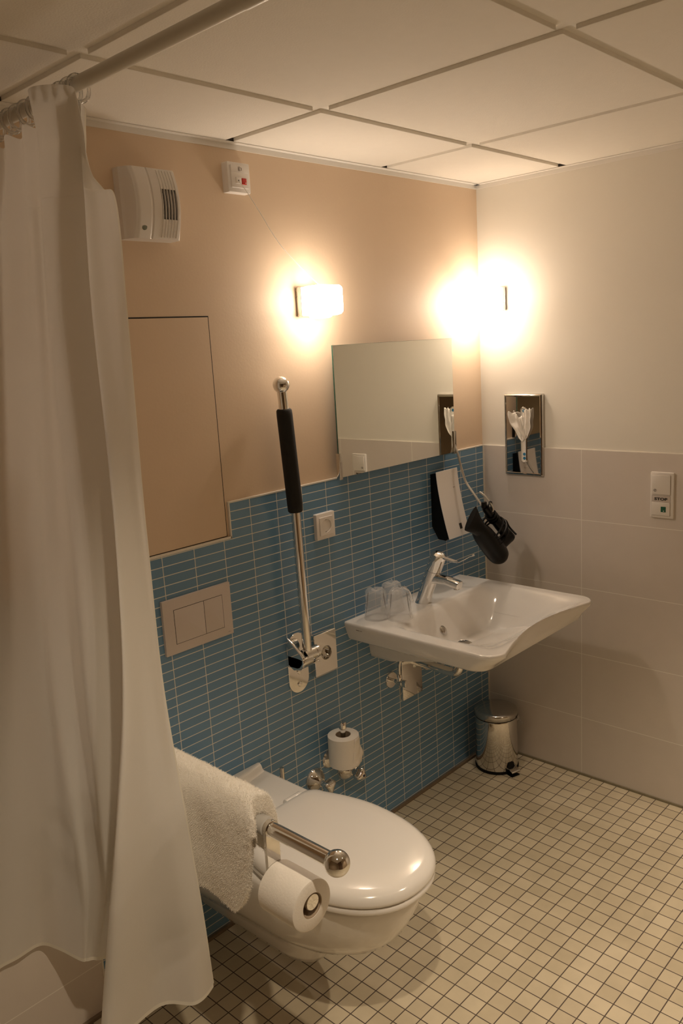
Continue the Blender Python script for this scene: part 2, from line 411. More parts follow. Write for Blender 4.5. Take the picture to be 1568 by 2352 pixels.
# ------------------------------------------------------------------ emergency pull switch
t = thing('emergency_pull_switch', 'white emergency call switch with red button and long pull cord', 'switch', (-1.129, .006, 2.08))
b = MB(); plateY(b, -1.1655, -1.0905, 2.0415, 2.1165, .006, -.017, .003, .002); build('frame', b, M['plastic'], t)
b = MB(); plateY(b, -1.157, -1.0985, 2.053, 2.109, -.016, -.021, .002, .001); build('cover', b, M['plastic'], t)
b = MB(); plateY(b, -1.157, -1.0985, 2.0905, 2.1085, -.0205, -.0216, .001, .0004); build('label_strip', b, M['plastic'], t)
b = MB(); plateY(b, -1.1435, -1.1255, 2.063, 2.0785, -.0205, -.0235, .001, .0006); build('pull_plate', b, M['plastic'], t)
b = MB(); plateY(b, -1.1235, -1.1085, 2.062, 2.0775, -.0205, -.0235, .001, .0006); o = build('button', b, M['red'], t); o['label'] = 'red square button'
b = MB(); b.lathe([(.0016, 0), (.0016, .0008)], (-1.1125, -.0236, 2.0655), (0, -1, 0), 12); build('indicator', b, M['plastic'], t)
b = MB(); b.lathe([(.0016, 0), (.0016, .0006)], (-1.1355, -.0236, 2.0705), (0, -1, 0), 12); build('cord_hole', b, M['ink'], t)
b = MB()    # loudspeaker symbol with sound waves
hx, hz = -1.128, 2.0995
def ln(b, x0, z0, x1, z1, w=.0006):
    d = Vector((x1-x0, 0, z1-z0)); n = Vector((-d.z, 0, d.x)).normalized()*w/2
    p = [Vector((x0, -.0222, z0))-n, Vector((x1, -.0222, z1))-n, Vector((x1, -.0222, z1))+n, Vector((x0, -.0222, z0))+n]
    b.loft([p, [q+Vector((0, .0006, 0)) for q in p]])
for s0 in (((-.001, .0055), (.004, .003)), ((.004, .003), (.0065, .003)), ((.0065, .003), (.0065, -.003)), ((.0065, -.003), (.004, -.003)), ((.004, -.003), (-.001, -.0055)), ((-.001, -.0055), (-.001, .0055)), ((.004, .003), (.004, -.003))):
    ln(b, hx+s0[0][0], hz+s0[0][1], hx+s0[1][0], hz+s0[1][1])
for k in range(3):
    rr = .004+.0015*k
    for q in range(6):
        a0 = PI*(.8+.4*q/6); a1 = PI*(.8+.4*(q+1)/6)
        ln(b, hx+.002+rr*math.cos(a0)*1.1, hz+rr*math.sin(a0)*1.5, hx+.002+rr*math.cos(a1)*1.1, hz+rr*math.sin(a1)*1.5, .0005)
build('speaker_symbol', b, M['grey_ink'], t, smooth=False)
b = MB(); cp = [(-1.1355, -.023, 2.0705), (-1.122, -.029, 2.050), (-1.099, -.031, 2.021), (-1.071, -.031, 1.987), (-1.037, -.032, 1.942), (-1.0, -.033, 1.903), (-.938, -.036, 1.853), (-.885, -.044, 1.8105), (-.872, -.052, 1.8072), (-.862, -.06, 1.8065)]
b.tube(spline(cp, 8), .0009, 8); build('pull_cord', b, M['cord'], t)

# ------------------------------------------------------------------ wall lamps
def wall_lamp(label, wall, along0, along1):
    z0, z1 = 1.722, 1.804
    if wall == 'back': loc = ((along0+along1)/2, 0, (z0+z1)/2); P = lambda a, d, z: (a, -d, z)
    else: loc = (0, (along0+along1)/2, (z0+z1)/2); P = lambda a, d, z: (-d, a, z)
    t = thing('wall_lamp', label, 'lamp', (loc[0]*1.0, loc[1]*1.0, loc[2]), 'lit glass wall lamps')
    c = (along0+along1)/2; h = (along1-along0)/2; zc = (z0+z1)/2; hz = (z1-z0)/2
    b = MB(); b.loft([[Vector(P(a, d, z)) for a, z in rrect(c, zc, h-i, hz-i, .002)] for i, d in ((.002, -.006), (.002, .002), (0, .003), (0, .016), (.001, .017))]); build('lamp_base', b, M['lamp_base'], t, angle=30)
    b = MB(); L = []
    for i, d in ((.004, .0165), (.0005, .020), (-.001, .045), (-.001, .085), (.001, .102), (.005, .110), (.012, .114), (.03, .1155)):
        L.append([Vector(P(a, d, z)) for a, z in rrect(c, zc, h-i, hz-i, .008)])
    b.loft(L); build('lamp_shade', b, M['lamp'], t, angle=60)
    b = MB(); b.loft([[Vector(P(c+.035*math.cos(q)*s, .052+.030*math.sin(q)*s, z)) for q in [2*PI*k/24 for k in range(24)]] for s, z in ((1, z0+.002), (1, z0-.004), (.8, z0-.007), (.4, z0-.008))])
    build('glass_bulge', b, M['lamp'], t, angle=60)
    ld = bpy.data.lights.new('lamp_bulb', 'AREA'); ld.shape = 'DISK'; ld.size = .030; ld.energy = BULB_W; ld.color = LAMP
    lo = bpy.data.objects.new('lamp_bulb', ld); COL.objects.link(lo); lo.parent = t
    lo.location = Vector(P(c, .085, zc)) - t.location
    lo.rotation_euler = (Vector(P(0, 1, -.85))-Vector(P(0, 0, 0))).to_track_quat('-Z', 'Y').to_euler()
    return t
wall_lamp('lit square glass lamp on the tan wall, above the mirror on its left', 'back', -.931, -.851)
wall_lamp('lit square glass lamp on the white side wall, right of the mirror near the corner', 'right', -.112, -.032)

# ------------------------------------------------------------------ recessed ceiling spots over the entrance side
for sx, sy, sw, sa, lab in ((-2.14, -1.34, 50.0, 110, 'small recessed ceiling spot over the shower side'), (-.800, -1.92, 88.0, 94, 'small recessed ceiling spot over the open floor')):
    t = thing('ceiling_spot', lab, 'lamp', (sx, sy, HC), 'recessed ceiling spots')
    b = MB(); b.lathe([(.030, .0), (.033, -.003), (.041, -.0045), (.044, -.002), (.044, .004)], (sx, sy, HC), (0, 0, 1), 36, False, False); build('trim_ring', b, M['alu'], t)
    b = MB(); b.lathe([(.0005, .0005), (.029, .0008)], (sx, sy, HC-.0025), (0, 0, 1), 36, False, False); build('lens', b, M['spot_lens'], t)
    ld = bpy.data.lights.new('spot_bulb', 'SPOT'); ld.energy = sw; ld.color = SPOT; ld.spot_size = math.radians(sa); ld.spot_blend = .6; ld.shadow_soft_size = .020
    lo = bpy.data.objects.new('spot_bulb', ld); COL.objects.link(lo); lo.parent = t; lo.location = (0, 0, -.010)

# ------------------------------------------------------------------ mirror with tilt lever
t = thing('wall_mirror', 'rectangular frameless tilting mirror with long lever above the washbasin', 'mirror', (-.5235, 0, 1.436))
MX0, MX1, MZ0, MZ1 = -.826, -.222, 1.236, 1.636
b = MB(); b.box(MX0, MX1, -.0285, -.0245, MZ0, MZ1); build('glass_edge', b, M['glass_edge'], t, smooth=False)
b = MB(); b.box(MX0+.0005, MX1-.0005, -.0292, -.0284, MZ0+.0005, MZ1-.0005); build('mirror_glass', b, M['mirror'], t, smooth=False)
b = MB(); b.box(MX0+.02, MX1-.02, -.0245, -.020, MZ0+.03, MZ1-.03); build('backing', b, M['plastic_dark'], t, smooth=False)
for xa, xb, lab in ((MX0-.005, MX0+.009, 'l'), (MX1-.009, MX1+.005, 'r')):
    b = MB(); b.box(xa, xb, -.0335, -.0200, MZ0-.006, MZ0+.076, .0015); build('clip', b, M['steel'], t)
    xc = -.779 if lab == 'l' else -.250
    b = MB(); b.box(xc-.013, xc+.013, -.020, .006, MZ0-.002, MZ0+.048, .001); build('bracket', b, M['black_gloss'], t)
b = MB(); b.tube(spline([(-.224, -.026, 1.292), (-.225, -.030, 1.262), (-.225, -.041, 1.236), (-.225, -.052, 1.195), (-.225, -.066, 1.150), (-.225, -.078, 1.125), (-.225, -.110, 1.086), (-.225, -.142, 1.048), (-.225, -.160, 1.030), (-.223, -.169, 1.026), (-.219, -.178, 1.032), (-.217, -.178, 1.043), (-.217, -.168, 1.060), (-.219, -.152, 1.080), (-.222, -.139, 1.092), (-.225, -.130, 1.098)], 8), .0042, 12); build('tilt_lever', b, M['alu'], t)

# ------------------------------------------------------------------ tissue dispenser + tissue
t = thing('tissue_dispenser', 'polished steel tissue dispenser plate on the side wall right of the mirror', 'dispenser', (0, -.18, 1.276))
DY0, DY1, DZ0, DZ1 = -.259, -.102, 1.128, 1.425
def slotpts(cy, cz, hw, hh, n):
    out = []
    for k in range(n):
        a = 2*PI*k/n + PI/n
        c, s = math.cos(a), math.sin(a)
        yy = hw*c; zz = (hh-hw)*(1 if s > 0 else -1) + hw*s
        out.append((cy+yy, cz+zz))
    return out
def rectpts(cy, cz, hw, hh, r, ang):
    out = []
    for a in ang:
        c, s = math.cos(a), math.sin(a); k = min(hw/abs(c) if abs(c) > 1e-6 else 9, hh/abs(s) if abs(s) > 1e-6 else 9)
        out.append((cy+c*k, cz+s*k))
    return out
SC, SZ = -.1835, 1.276; SW, SH = .0102, .100
n = 64; cyc, czc, hw, hh = (DY0+DY1)/2, (DZ0+DZ1)/2, (DY1-DY0)/2, (DZ1-DZ0)/2
slot = slotpts(SC, SZ, SW, SH, n)
ang = [math.atan2(p[1]-czc, (p[0]-cyc)*1.0) for p in slot]
outer = []
for p in slot:   # spread the rim evenly so that the plate stays flat
    outer.append(p)
def rect_loop(i, x, m=n):
    per = rrect(cyc, czc, hw-i, hh-i, max(.004-i, .0008), 3)
    return [Vector((x, a, c)) for a, c in per]
b = MB()
b.loft([rect_loop(0, .006), rect_loop(0, -.006), rect_loop(.0015, -.010), rect_loop(.005, -.013), rect_loop(.009, -.012), rect_loop(.010, -.010)], True, False)
# flat face with the slot cut out
fo = [b.v(p) for p in rect_loop(.010, -.010)]; fi = [b.v((-.010, a, c)) for a, c in slot]
for loop in (fo, fi):
    for k in range(len(loop)):
        try: b.bm.edges.new((loop[k], loop[(k+1) % len(loop)]))
        except ValueError: pass
es = [e for e in b.bm.edges if e.is_wire]
bmesh.ops.triangle_fill(b.bm, use_beauty=True, use_dissolve=False, edges=es)
bmesh.ops.remove_doubles(b.bm, verts=b.bm.verts, dist=.0001)
build('plate', b, M['steel'], t, angle=25)
b = MB(); b.loft([[Vector((x, a, c)) for a, c in slotpts(SC, SZ, SW+i, SH+i, n)] for i, x in ((.0018, -.0095), (.0018, -.0125), (.0005, -.0135), (-.0012, -.0130), (-.0015, -.0095))], False, False); build('slot_rim', b, M['chrome'], t)
b = MB(); b.loft([[Vector((x, a, c)) for a, c in slotpts(SC, SZ, SW-.0005, SH-.0005, n)] for x in (-.0088, -.0100)]); build('tissue_box', b, M['paper'], t, smooth=False)
for zz in (1.3635, 1.2065, 1.1915):
    b = MB(); b.lathe([(.0056, 0), (.0056, .0006)], (-.0101, SC-.0012, zz), (-1, 0, 0), 20); o = build('blue_dot', b, M['blue_dot'], t); o['label'] = 'round blue dot on the box'
b = MB()    # the tissue: two crumpled lobes pulled out of the slot, joined at the point
def lobe(left, right, ph, lift):
    A = spline([(0, p[0], p[1]) for p in left], 6); Bq = spline([(0, p[0], p[1]) for p in right], 6); R = []
    n = len(A)
    for j in range(n):
        f = j/(n-1); row = []
        for i in range(15):
            g = i/14; p = A[j].lerp(Bq[j], g)
            x = -.0120-lift*(1-f)*(.35+.65*abs(g-.5)*2)-.0045*math.sin(g*8+ph+f*2.2)*(1-f*.7)-.003*noise.noise(Vector((g*5, f*6, ph)))
            row.append(Vector((x, p.y+.0012*math.sin(f*17+g*4+ph), p.z+.003*math.sin(g*11+ph)*max(0, 1-f*6))))
        R.append(row)
    b.grid(R)
lobe([(-.131, 1.3615), (-.1285, 1.339), (-.143, 1.307), (-.163, 1.272), (-.1775, 1.2505)], [(-.166, 1.3545), (-.176, 1.335), (-.182, 1.308), (-.187, 1.280), (-.1895, 1.262)], 0.6, .014)
lobe([(-.160, 1.342), (-.168, 1.325), (-.177, 1.300), (-.183, 1.280), (-.186, 1.262)], [(-.194, 1.345), (-.193, 1.325), (-.192, 1.300), (-.191, 1.280), (-.190, 1.262)], 2.4, .006)
lobe([(-.190, 1.3695), (-.190, 1.345), (-.190, 1.315), (-.190, 1.285), (-.1895, 1.262)], [(-.2185, 1.3715), (-.2170, 1.340), (-.2155, 1.310), (-.207, 1.280), (-.1905, 1.260)], 4.0, .013)
tag(build('tissue', b, M['paper'], None, solid=.0008, angle=80), 'white paper tissue sticking out of the steel dispenser slot', 'tissue')

# ------------------------------------------------------------------ STOP switch plate
t = thing('wall_switch', 'white double wall switch with STOP label and green button on the side wall', 'switch', (0, -.691, 1.0945))
b = MB(); plateX(b, -.729, -.6525, 1.019, 1.170, .003, -.009, .003, .002); build('frame', b, M['plastic'], t)
def spx(name, a0, a1, z0, z1, x0, x1, mat, e=.0006):
    b = MB(); plateX(b, -.6525-.0765*a1, -.6525-.0765*a0, z0, z1, x0, x1, .0012, e); return build(name, b, mat, t)
spx('recess', .065, .875, 1.0965, 1.1625, -.0085, -.0094, M['grey_ink'], .0002)
spx('rocker', .078, .862, 1.0975, 1.1615, -.0085, -.0125, M['plastic'])
spx('recess', .075, .87, 1.027, 1.0935, -.0085, -.0094, M['grey_ink'], .0002)
spx('label_strip', .088, .858, 1.0715, 1.0925, -.0085, -.0098, M['matt_chrome'])
spx('lower_cover', .083, .858, 1.028, 1.0710, -.0085, -.0125, M['plastic'])
o = spx('button', .485, .70, 1.0395, 1.0575, -.012, -.0135, M['green']); o['label'] = 'green square button'
b = MB(); b.lathe([(.0016, 0), (.0016, .0005)], (-.0136, -.6525-.0765*.61, 1.0435), (-1, 0, 0), 12); build('indicator', b, M['plastic'], t)
text_mesh('lettering', 'STOP', .0122, M['ink'], t, (-.0101, -.6525-.0765*.465, 1.0815), (0, -1, 0), (0, 0, 1), 1.45, .0005)
b = MB()
for k in range(28):
    pass
def ringX(b, cy, cz, ry, rz, w, x, n=28):
    L = [[Vector((x+dx, cy+(ry+s)*math.cos(2*PI*k/n), cz+(rz+s)*math.sin(2*PI*k/n))) for k in range(n)] for s, dx in ((w/2, .0002), (w/2, 0), (-w/2, 0), (-w/2, .0002))]
    b.loft(L, False, False)
ringX(b, -.6525-.0765*.225, 1.1105, .0055, .0036, .0010, -.0127); b.box(-.0127, -.0125, -.6525-.0765*.225-.0010, -.6525-.0765*.225+.0010, 1.107, 1.114)
build('rocker_symbol', b, M['ink'], t, smooth=False)

# ------------------------------------------------------------------ wall socket
t = thing('wall_socket', 'white square earthed wall socket on the blue tiles under the mirror', 'socket', (-.884, 0, 1.096))
b = MB(); plateY(b, -.924, -.844, 1.056, 1.137, .003, -.0125, .003, .002); build('frame', b, M['plastic'], t)
cx, cz = -.884, 1.0965
b = MB(); b.loft([[Vector((a, y, c)) for a, c in rrect(cx, cz, .0285-i, .0285-i, .002)] for i, y in ((0, -.0115), (0, -.0150), (.0008, -.0158))], True, False)
fo = [b.v((a, -.0158, c)) for a, c in rrect(cx, cz, .0277, .0277, .0015)]; fi = [b.v((cx+.0205*math.cos(2*PI*k/40), -.0158, cz+.0205*math.sin(2*PI*k/40))) for k in range(40)]
for loop in (fo, fi):
    for k in range(len(loop)): b.bm.edges.new((loop[k], loop[(k+1) % len(loop)]))
bmesh.ops.triangle_fill(b.bm, use_beauty=True, use_dissolve=False, edges=[e for e in b.bm.edges if e.is_wire])
build('insert', b, M['plastic'], t, angle=25)
b = MB(); b.lathe([(.0205, .0158), (.0198, .004), (.001, .0035)], (cx, 0, cz), (0, -1, 0), 40, False, True); build('socket_well', b, M['plastic'], t, angle=25)
for dx in (-.0095, .0095):
    b = MB(); b.lathe([(.0028, 0), (.0028, .0006)], (cx+dx, -.0038, cz), (0, -1, 0), 14); build('pin_hole', b, M['ink'], t)
for dz in (-.0192, .0192):
    b = MB(); b.box(cx-.0035, cx+.0035, -.0125, -.0040, cz+dz-.0012, cz+dz+.0012); build('earth_clip', b, M['steel'], t, smooth=False)

# ------------------------------------------------------------------ flush plate
t = thing('flush_plate', 'pale flush plate with two buttons on the blue tiles above the toilet', 'flush plate', (-1.382, 0, .941))
b = MB(); plateY(b, -1.4945, -1.2705, .867, 1.0155, .003, -.0085, .0015, .0012); build('plate', b, M['matt_chrome'], t)
b = MB(); b.box(-1.4615, -1.3005, -.0088, -.0080, .8925, .9865); build('button_gap', b, M['ink'], t, smooth=False)
b = MB(); plateY(b, -1.4603, -1.3645, .8936, .9853, -.0080, -.0092, .0006, .0002); build('button', b, M['matt_chrome'], t)
b = MB(); plateY(b, -1.3630, -1.3017, .8936, .9853, -.0080, -.0092, .0006, .0002); build('button', b, M['matt_chrome'], t)
b = MB(); b.box(-1.2890, -1.2830, -.0088, -.0080, .8755, .8767); b.box(-1.2828, -1.2790, -.0088, -.0080, .8757, .8765); build('maker_mark', b, M['grey_ink'], t, smooth=False)

# ------------------------------------------------------------------ hygiene bag box
t = thing('bag_dispenser', 'square chrome box with round opening beside the upright grab rail hinge', 'dispenser', (-.929, 0, .70))
b = MB(); n = 48
bx0, bx1, bz0, bz1 = -.9775, -.8805, .635, .768
ccx, ccz = -.927, .701
b.loft([[Vector((a, y, c)) for a, c in rrect((bx0+bx1)/2, (bz0+bz1)/2, (bx1-bx0)/2-i, (bz1-bz0)/2-i, .002, 3)] for i, y in ((0, .003), (0, -.0205), (.0012, -.022))], True, False)
fo = [b.v((a, -.022, c)) for a, c in rrect((bx0+bx1)/2, (bz0+bz1)/2, (bx1-bx0)/2-.0012, (bz1-bz0)/2-.0012, .0012, 3)]
fi = [b.v((ccx+.0215*math.cos(2*PI*k/n), -.022, ccz+.0215*math.sin(2*PI*k/n))) for k in range(n)]
for loop in (fo, fi):
    for k in range(len(loop)): b.bm.edges.new((loop[k], loop[(k+1) % len(loop)]))
bmesh.ops.triangle_fill(b.bm, use_beauty=True, use_dissolve=False, edges=[e for e in b.bm.edges if e.is_wire])
build('box', b, M['chrome'], t, angle=25)
b = MB(); b.lathe([(.0215, .022), (.0222, .0225), (.0228, .0224), (.0215, .0218), (.0210, .006), (.001, .0055)], (ccx, 0, ccz), (0, -1, 0), n, False, True); build('opening', b, M['steel'], t)
b = MB(); b.grid([[Vector((ccx-.012+.021*i/10, -.010-.006*math.sin(i*.9+j*.4)-.002*math.sin(j*1.7), ccz-.018+.030*j/10)) for i in range(11)] for j in range(11)]); build('bag', b, M['paper'], t, solid=.0006, angle=80)

# ------------------------------------------------------------------ folding grab rails
def rail_mount(t, cx):
    b = MB(); pl = []
    for k in range(17):
        a = PI+PI*k/16; pl.append((cx+.0415*math.cos(a), .648+.043*math.sin(a)))
    for k in range(17):
        a = PI*k/16; pl.append((cx+.0415*math.cos(a), .752+.043*math.sin(a)))
    b.prism(pl, lambda x, z, d: (x, d, z), -.008, .002); build('base_plate', b, M['chrome'], t, bevel=.0012)
    for z in (.632, .672):
        b = MB(); b.lathe([(.008, 0), (.008, .002), (.0066, .0036), (.001, .0042)], (cx, -.008, z), (0, -1, 0), 20); build('screw', b, M['chrome'], t)
    b = MB()   # hinge cheek: rounded housing on the plate
    pr = [(-.006, .705), (-.030, .692), (-.058, .700), (-.074, .720), (-.076, .742), (-.062, .756), (-.034, .776), (-.006, .792)]
    b.loft([[Vector((x, p[0], p[1])) for p in pr] for x in (cx-.042, cx-.030)])
    low = [(-.004, .698), (-.050, .700), (-.070, .709), (-.079, .724), (-.076, .738), (-.058, .741), (-.004, .741)]
    b.loft([[Vector((x, p[0], p[1])) for p in low] for x in (cx-.042, cx+.004)])
    build('hinge', b, M['chrome'], t, bevel=.005)
    b = MB(); b.box(cx+.006, cx+.034, -.070, -.006, .709, .7125); build('stop_flap', b, M['chrome'], t, bevel=.001)
    b = MB(); b.lathe([(.014, -.020), (.0195, -.018), (.0195, .022), (.0205, .023), (.0205, .028), (.0195, .029), (.0195, .036), (.017, .038), (.001, .039)], (cx, -.055, .738), (1, 0, 0), 32); build('pivot', b, M['chrome'], t)
RX = -1.036
t = thing('grab_rail', 'chrome fold-up grab rail standing upright with black foam grip beside the mirror', 'grab rail', (RX, 0, .70), 'folding grab rails')
rail_mount(t, RX)
b = MB(); b.tube([(RX-.003, -.055, .745), (RX-.0105, -.054, 1.20), (RX-.028, -.052, 1.520)], .0140, 24); build('rail', b, M['chrome'], t)
b = MB(); b.tube([(RX-.0100, -.054, 1.174), (RX-.0101, -.054, 1.178), (RX-.0105, -.054, 1.20), (RX-.0244, -.0525, 1.455), (RX-.0250, -.0523, 1.466), (RX-.0252, -.0523, 1.470)], [.019, .0215, .0225, .0225, .0218, .019], 28); build('foam_grip', b, M['black'], t)
b = MB(); b.sphere((RX-.029, -.052, 1.537), .0237, 32); build('ball_end', b, M['chrome'], t, angle=80)

LX = -1.725; LZ = .742
t = thing('grab_rail', 'chrome grab rail folded down beside the toilet with a ball end and paper holder', 'grab rail', (LX, 0, .70), 'folding grab rails')
rail_mount(t, LX)
b = MB(); b.tube([(LX, -.055, LZ), (LX, -.40, LZ), (LX, -.812, LZ)], .0140, 24); build('rail', b, M['chrome'], t)
b = MB(); b.sphere((LX, -.822, LZ), .0237, 32); build('ball_end', b, M['chrome'], t, angle=80)
b = MB(); b.lathe([(.014, 0), (.0185, .001), (.0185, .030), (.0140, .034)], (LX, -.609, LZ), (0, -1, 0), 28); build('rubber_collar', b, M['grey_rubber'], t)
rh = None
b = MB()
b.lathe([(.0142, 0), (.0165, .0005), (.0165, .012), (.0142, .0125)], (LX, -.640, LZ), (0, -1, 0), 28)
pl = [(LX-.0165, LZ+.004), (LX+.0165, LZ+.004), (LX+.0165, .616), (LX-.0165, .612)]
b.prism(pl, lambda x, z, d: (x, d, z), -.6515, -.6435)
rh = build('roll_holder', b, M['chrome'], t, bevel=.0008)
b = MB(); b.lathe([(.0085, 0), (.0085, .082), (.0160, .083), (.0160, .096), (.0150, .098), (.001, .0985)], (LX+.003, -.650, .628), (0, -1, 0), 32); build('spindle', b, M['chrome'], rh)
b = MB(); b.lathe([(.0165, 0), (.0165, .004), (.012, .005)], (LX+.003, -.6515, .628), (0, -1, 0), 24); build('spindle_collar', b, M['grey_rubber'], rh)

# ------------------------------------------------------------------ toilet rolls
def toilet_roll(label, c, axis, length, R, flap_sign):
    t = thing('toilet_roll', label, 'toilet paper', c, 'toilet rolls')
    ax = Vector(axis).normalized()
    b = MB(); r0 = .0235
    b.lathe([(r0+.001, -length/2), (R-.003, -length/2), (R, -length/2+.002), (R+.0004, 0), (R, length/2-.002), (R-.003, length/2), (r0+.001, length/2), (r0+.001, -length/2)], c, ax, 64, False, False); build('paper', b, M['paper'], t, angle=40)
    b = MB(); b.lathe([(r0+.0008, -length/2+.001), (r0+.0008, length/2-.001), (r0-.0004, length/2-.001), (r0-.0004, -length/2+.001), (r0+.0008, -length/2+.001)], c, ax, 40, False, False); o = build('core', b, M['core'], t, angle=40); o['label'] = 'brown cardboard core'
    return t
wr = toilet_roll('white toilet roll standing upright on the chrome wall spindle', (-.918, -.063, .385), (0, 0, 1), .100, .0495, 1)
b = MB()    # loose end of the paper hanging at the right of the roll
rows = []
for j in range(15):
    z = .432-.094*j/14; row = []
    for i in range(13):
        a = math.radians(-92+64*i/12 - 16*(j/14)); rr = .0502+.0012*math.sin(j*.9+i*.5)+.010*max(0, (i-8)/4)**2*smooth01((j-3)/8)*(1-.5*smooth01((j-10)/4))
        row.append(Vector((-.918+rr*math.cos(a), -.063+rr*math.sin(a), z)))
    rows.append(row)
b.grid(rows); build('loose_sheet', b, M['paper'], wr, solid=.0006, angle=80)
toilet_roll('white toilet roll lying on the spindle under the lowered grab rail', (LX+.001, -.6995, .622), (0, 1, 0), .0985, .0490, 1)

# spindle holder on the wall for the upright roll
t = thing('roll_holder', 'chrome wall spindle holding the upright spare toilet roll', 'roll holder', (-.918, 0, .33))
b = MB(); b.lathe([(.031, -.002), (.031, .003), (.027, .008), (.010, .011)], (-.926, 0, .335), (0, -1, 0), 32); build('rosette', b, M['chrome'], t)
b = MB(); b.tube(spline([(-.926, -.008, .335), (-.923, -.030, .328), (-.919, -.055, .318), (-.918, -.063, .326), (-.918, -.063, .345)], 6), .008, 14); build('arm', b, M['chrome'], t)
b = MB(); b.lathe([(.022, .326), (.025, .328), (.025, .333), (.008, .3345), (.0085, .452), (.0115, .455), (.0120, .474), (.0105, .477), (.001, .478)], (-.918, -.063, 0), (0, 0, 1), 28); build('spindle', b, M['chrome'], t)

# ------------------------------------------------------------------ stop valves beside the toilet
def stop_valve(label, x, z, hx, rot, dot):
    t = thing('stop_valve', label, 'valve', (x, 0, z), 'stop valves on the blue tiles')
    b = MB(); b.lathe([(.040, -.001), (.0395, .004), (.034, .014), (.022, .026), (.016, .030), (.013, .034)], (x, 0, z), (0, -1, 0), 36); build('rosette', b, M['chrome'], t)
    b = MB(); b.lathe([(.010, .028), (.010, .050)], (x, 0, z), (0, -1, 0), 20); build('stem', b, M['chrome'], t)
    b = MB(); pts0 = []
    for k in range(48):
        a = 2*PI*k/48; r = .0155+.0085*(.5+.5*math.cos(3*(a-rot)))**1.6; pts0.append((r*math.cos(a), r*math.sin(a)))
    b.loft([[Vector((x+hx+p[0]*s, -d, z+p[1]*s)) for p in pts0] for s, d in ((.55, .044), (.92, .049), (1, .053), (1.02, .068), (.96, .074), (.72, .079), (.2, .081))]); h = build('handle', b, M['chrome'], t, angle=50)
    if dot:
        b = MB(); b.lathe([(.0042, 0), (.0042, .0012)], (x+hx, -.0808, z), (0, -1, 0), 16); o = build('marker', b, M['navy'], h); o['label'] = 'dark blue cold water marker'
    return t
stop_valve('chrome stop valve on the tiles half hidden behind the toilet lid', -.996, .292, .0, 0.5, False)
stop_valve('chrome stop valve with blue marker under the upright toilet roll', -.852, .268, .0, 1.3, True)

# ------------------------------------------------------------------ toilet
TX = -1.38
t = thing('toilet', 'white wall-hung toilet with closed lid between the two grab rails', 'toilet', (TX, 0, .10))
def dloop(a, yf, ym, wb, z, yb=0.0, n=24, p=2.0, ox=0.0):
    """D-shaped outline: flat at the wall, half width wb at the back growing to a, rounded front."""
    L = []
    for k in range(10):
        s = k/10; L.append((-(wb+(a-wb)*smooth01(s)), yb+(ym-yb)*s))
    for k in range(n+1):
        th = PI*k/n; c = -math.cos(th); s = math.sin(th)
        L.append((a*math.copysign(abs(c)**(2/p), c), ym+(yf-ym)*abs(s)**(2/p)))
    for k in range(9, -1, -1):
        s = k/10; L.append(((wb+(a-wb)*smooth01(s)), yb+(ym-yb)*s))
    return [Vector((TX+ox+x, y, z)) for x, y in L]
b = MB()
b.loft([dloop(.040, -.375, -.30, .050, .098), dloop(.058, -.398, -.31, .064, .104), dloop(.070, -.413, -.31, .078, .125), dloop(.080, -.428, -.32, .092, .160), dloop(.088, -.445, -.32, .108, .186),
        dloop(.100, -.500, -.33, .122, .200), dloop(.122, -.565, -.34, .138, .222), dloop(.143, -.618, -.36, .150, .255), dloop(.158, -.654, -.39, .158, .295), dloop(.169, -.682, -.42, .163, .345), dloop(.1755, -.698, -.44, .166, .385), dloop(.1775, -.703, -.45, .167, .405), dloop(.1765, -.702, -.45, .166, .412), dloop(.171, -.696, -.45, .160, .416)])
build('bowl', b, M['ceramic'], t, angle=60)
b = MB(); b.loft([[Vector((TX+x, y, z)) for x, y in rrect(0, -.117, .167-i, .121-i, .022)] for i, z in ((.004, .400), (0, .41), (0, .424), (.0015, .4285), (.005, .4315), (.012, .4325))]); build('rear_ledge', b, M['ceramic'], t, angle=50)
b = MB()
pr = [(.0, .430), (-.0, .449), (-.006, .452), (-.014, .451), (-.019, .446), (-.024, .436), (-.032, .4315)]
L = []
for k in range(21):
    s = -1+2*k/20; dx = s*.158; dy = -.004+.0-.022*(1-s*s)*0
    L.append([Vector((TX+dx, y-.001-.020*(1-s*s)**1.0*(0 if y > -.003 else 1), z)) for y, z in pr])
b.loft(L); build('wall_lip', b, M['ceramic'], t, angle=60)
def lidloop(sc, z, inset=0.0):
    a, yf, ym, yb = .1835-inset, -.728+inset, -.455, -.243-inset
    L = []; wb = .148-inset; r = .040
    for k in range(7):      # rounded back left corner, starting from the middle of the back edge
        th = PI/2*k/6; L.append((-(wb-r)-r*math.sin(th), yb-r+r*math.cos(th)))
    for k in range(1, 9):
        s = k/9; L.append((-(wb+(a-wb)*math.sin(s*PI/2)), yb-r+(ym-(yb-r))*s))
    for k in range(31):
        th = PI*k/30; c = -math.cos(th); s = math.sin(th); p = 2.25
        L.append((a*math.copysign(abs(c)**(2/p), c), ym+(yf-ym)*abs(s)**(2/p)))
    for k in range(8, 0, -1):
        s = k/9; L.append((wb+(a-wb)*math.sin(s*PI/2), yb-r+(ym-(yb-r))*s))
    for k in range(6, -1, -1):
        th = PI/2*k/6; L.append(((wb-r)+r*math.sin(th), yb-r+r*math.cos(th)))
    return [Vector((TX+x*sc, -.47+(y+.47)*sc, z)) for x, y in L]
b = MB(); b.loft([lidloop(1, .4235, .014), lidloop(1, .4245, .006), lidloop(1, .429, .002), lidloop(1, .436, .002), lidloop(1, .441, .005), lidloop(1, .442, .012)]); build('seat', b, M['seat'], t, angle=60)
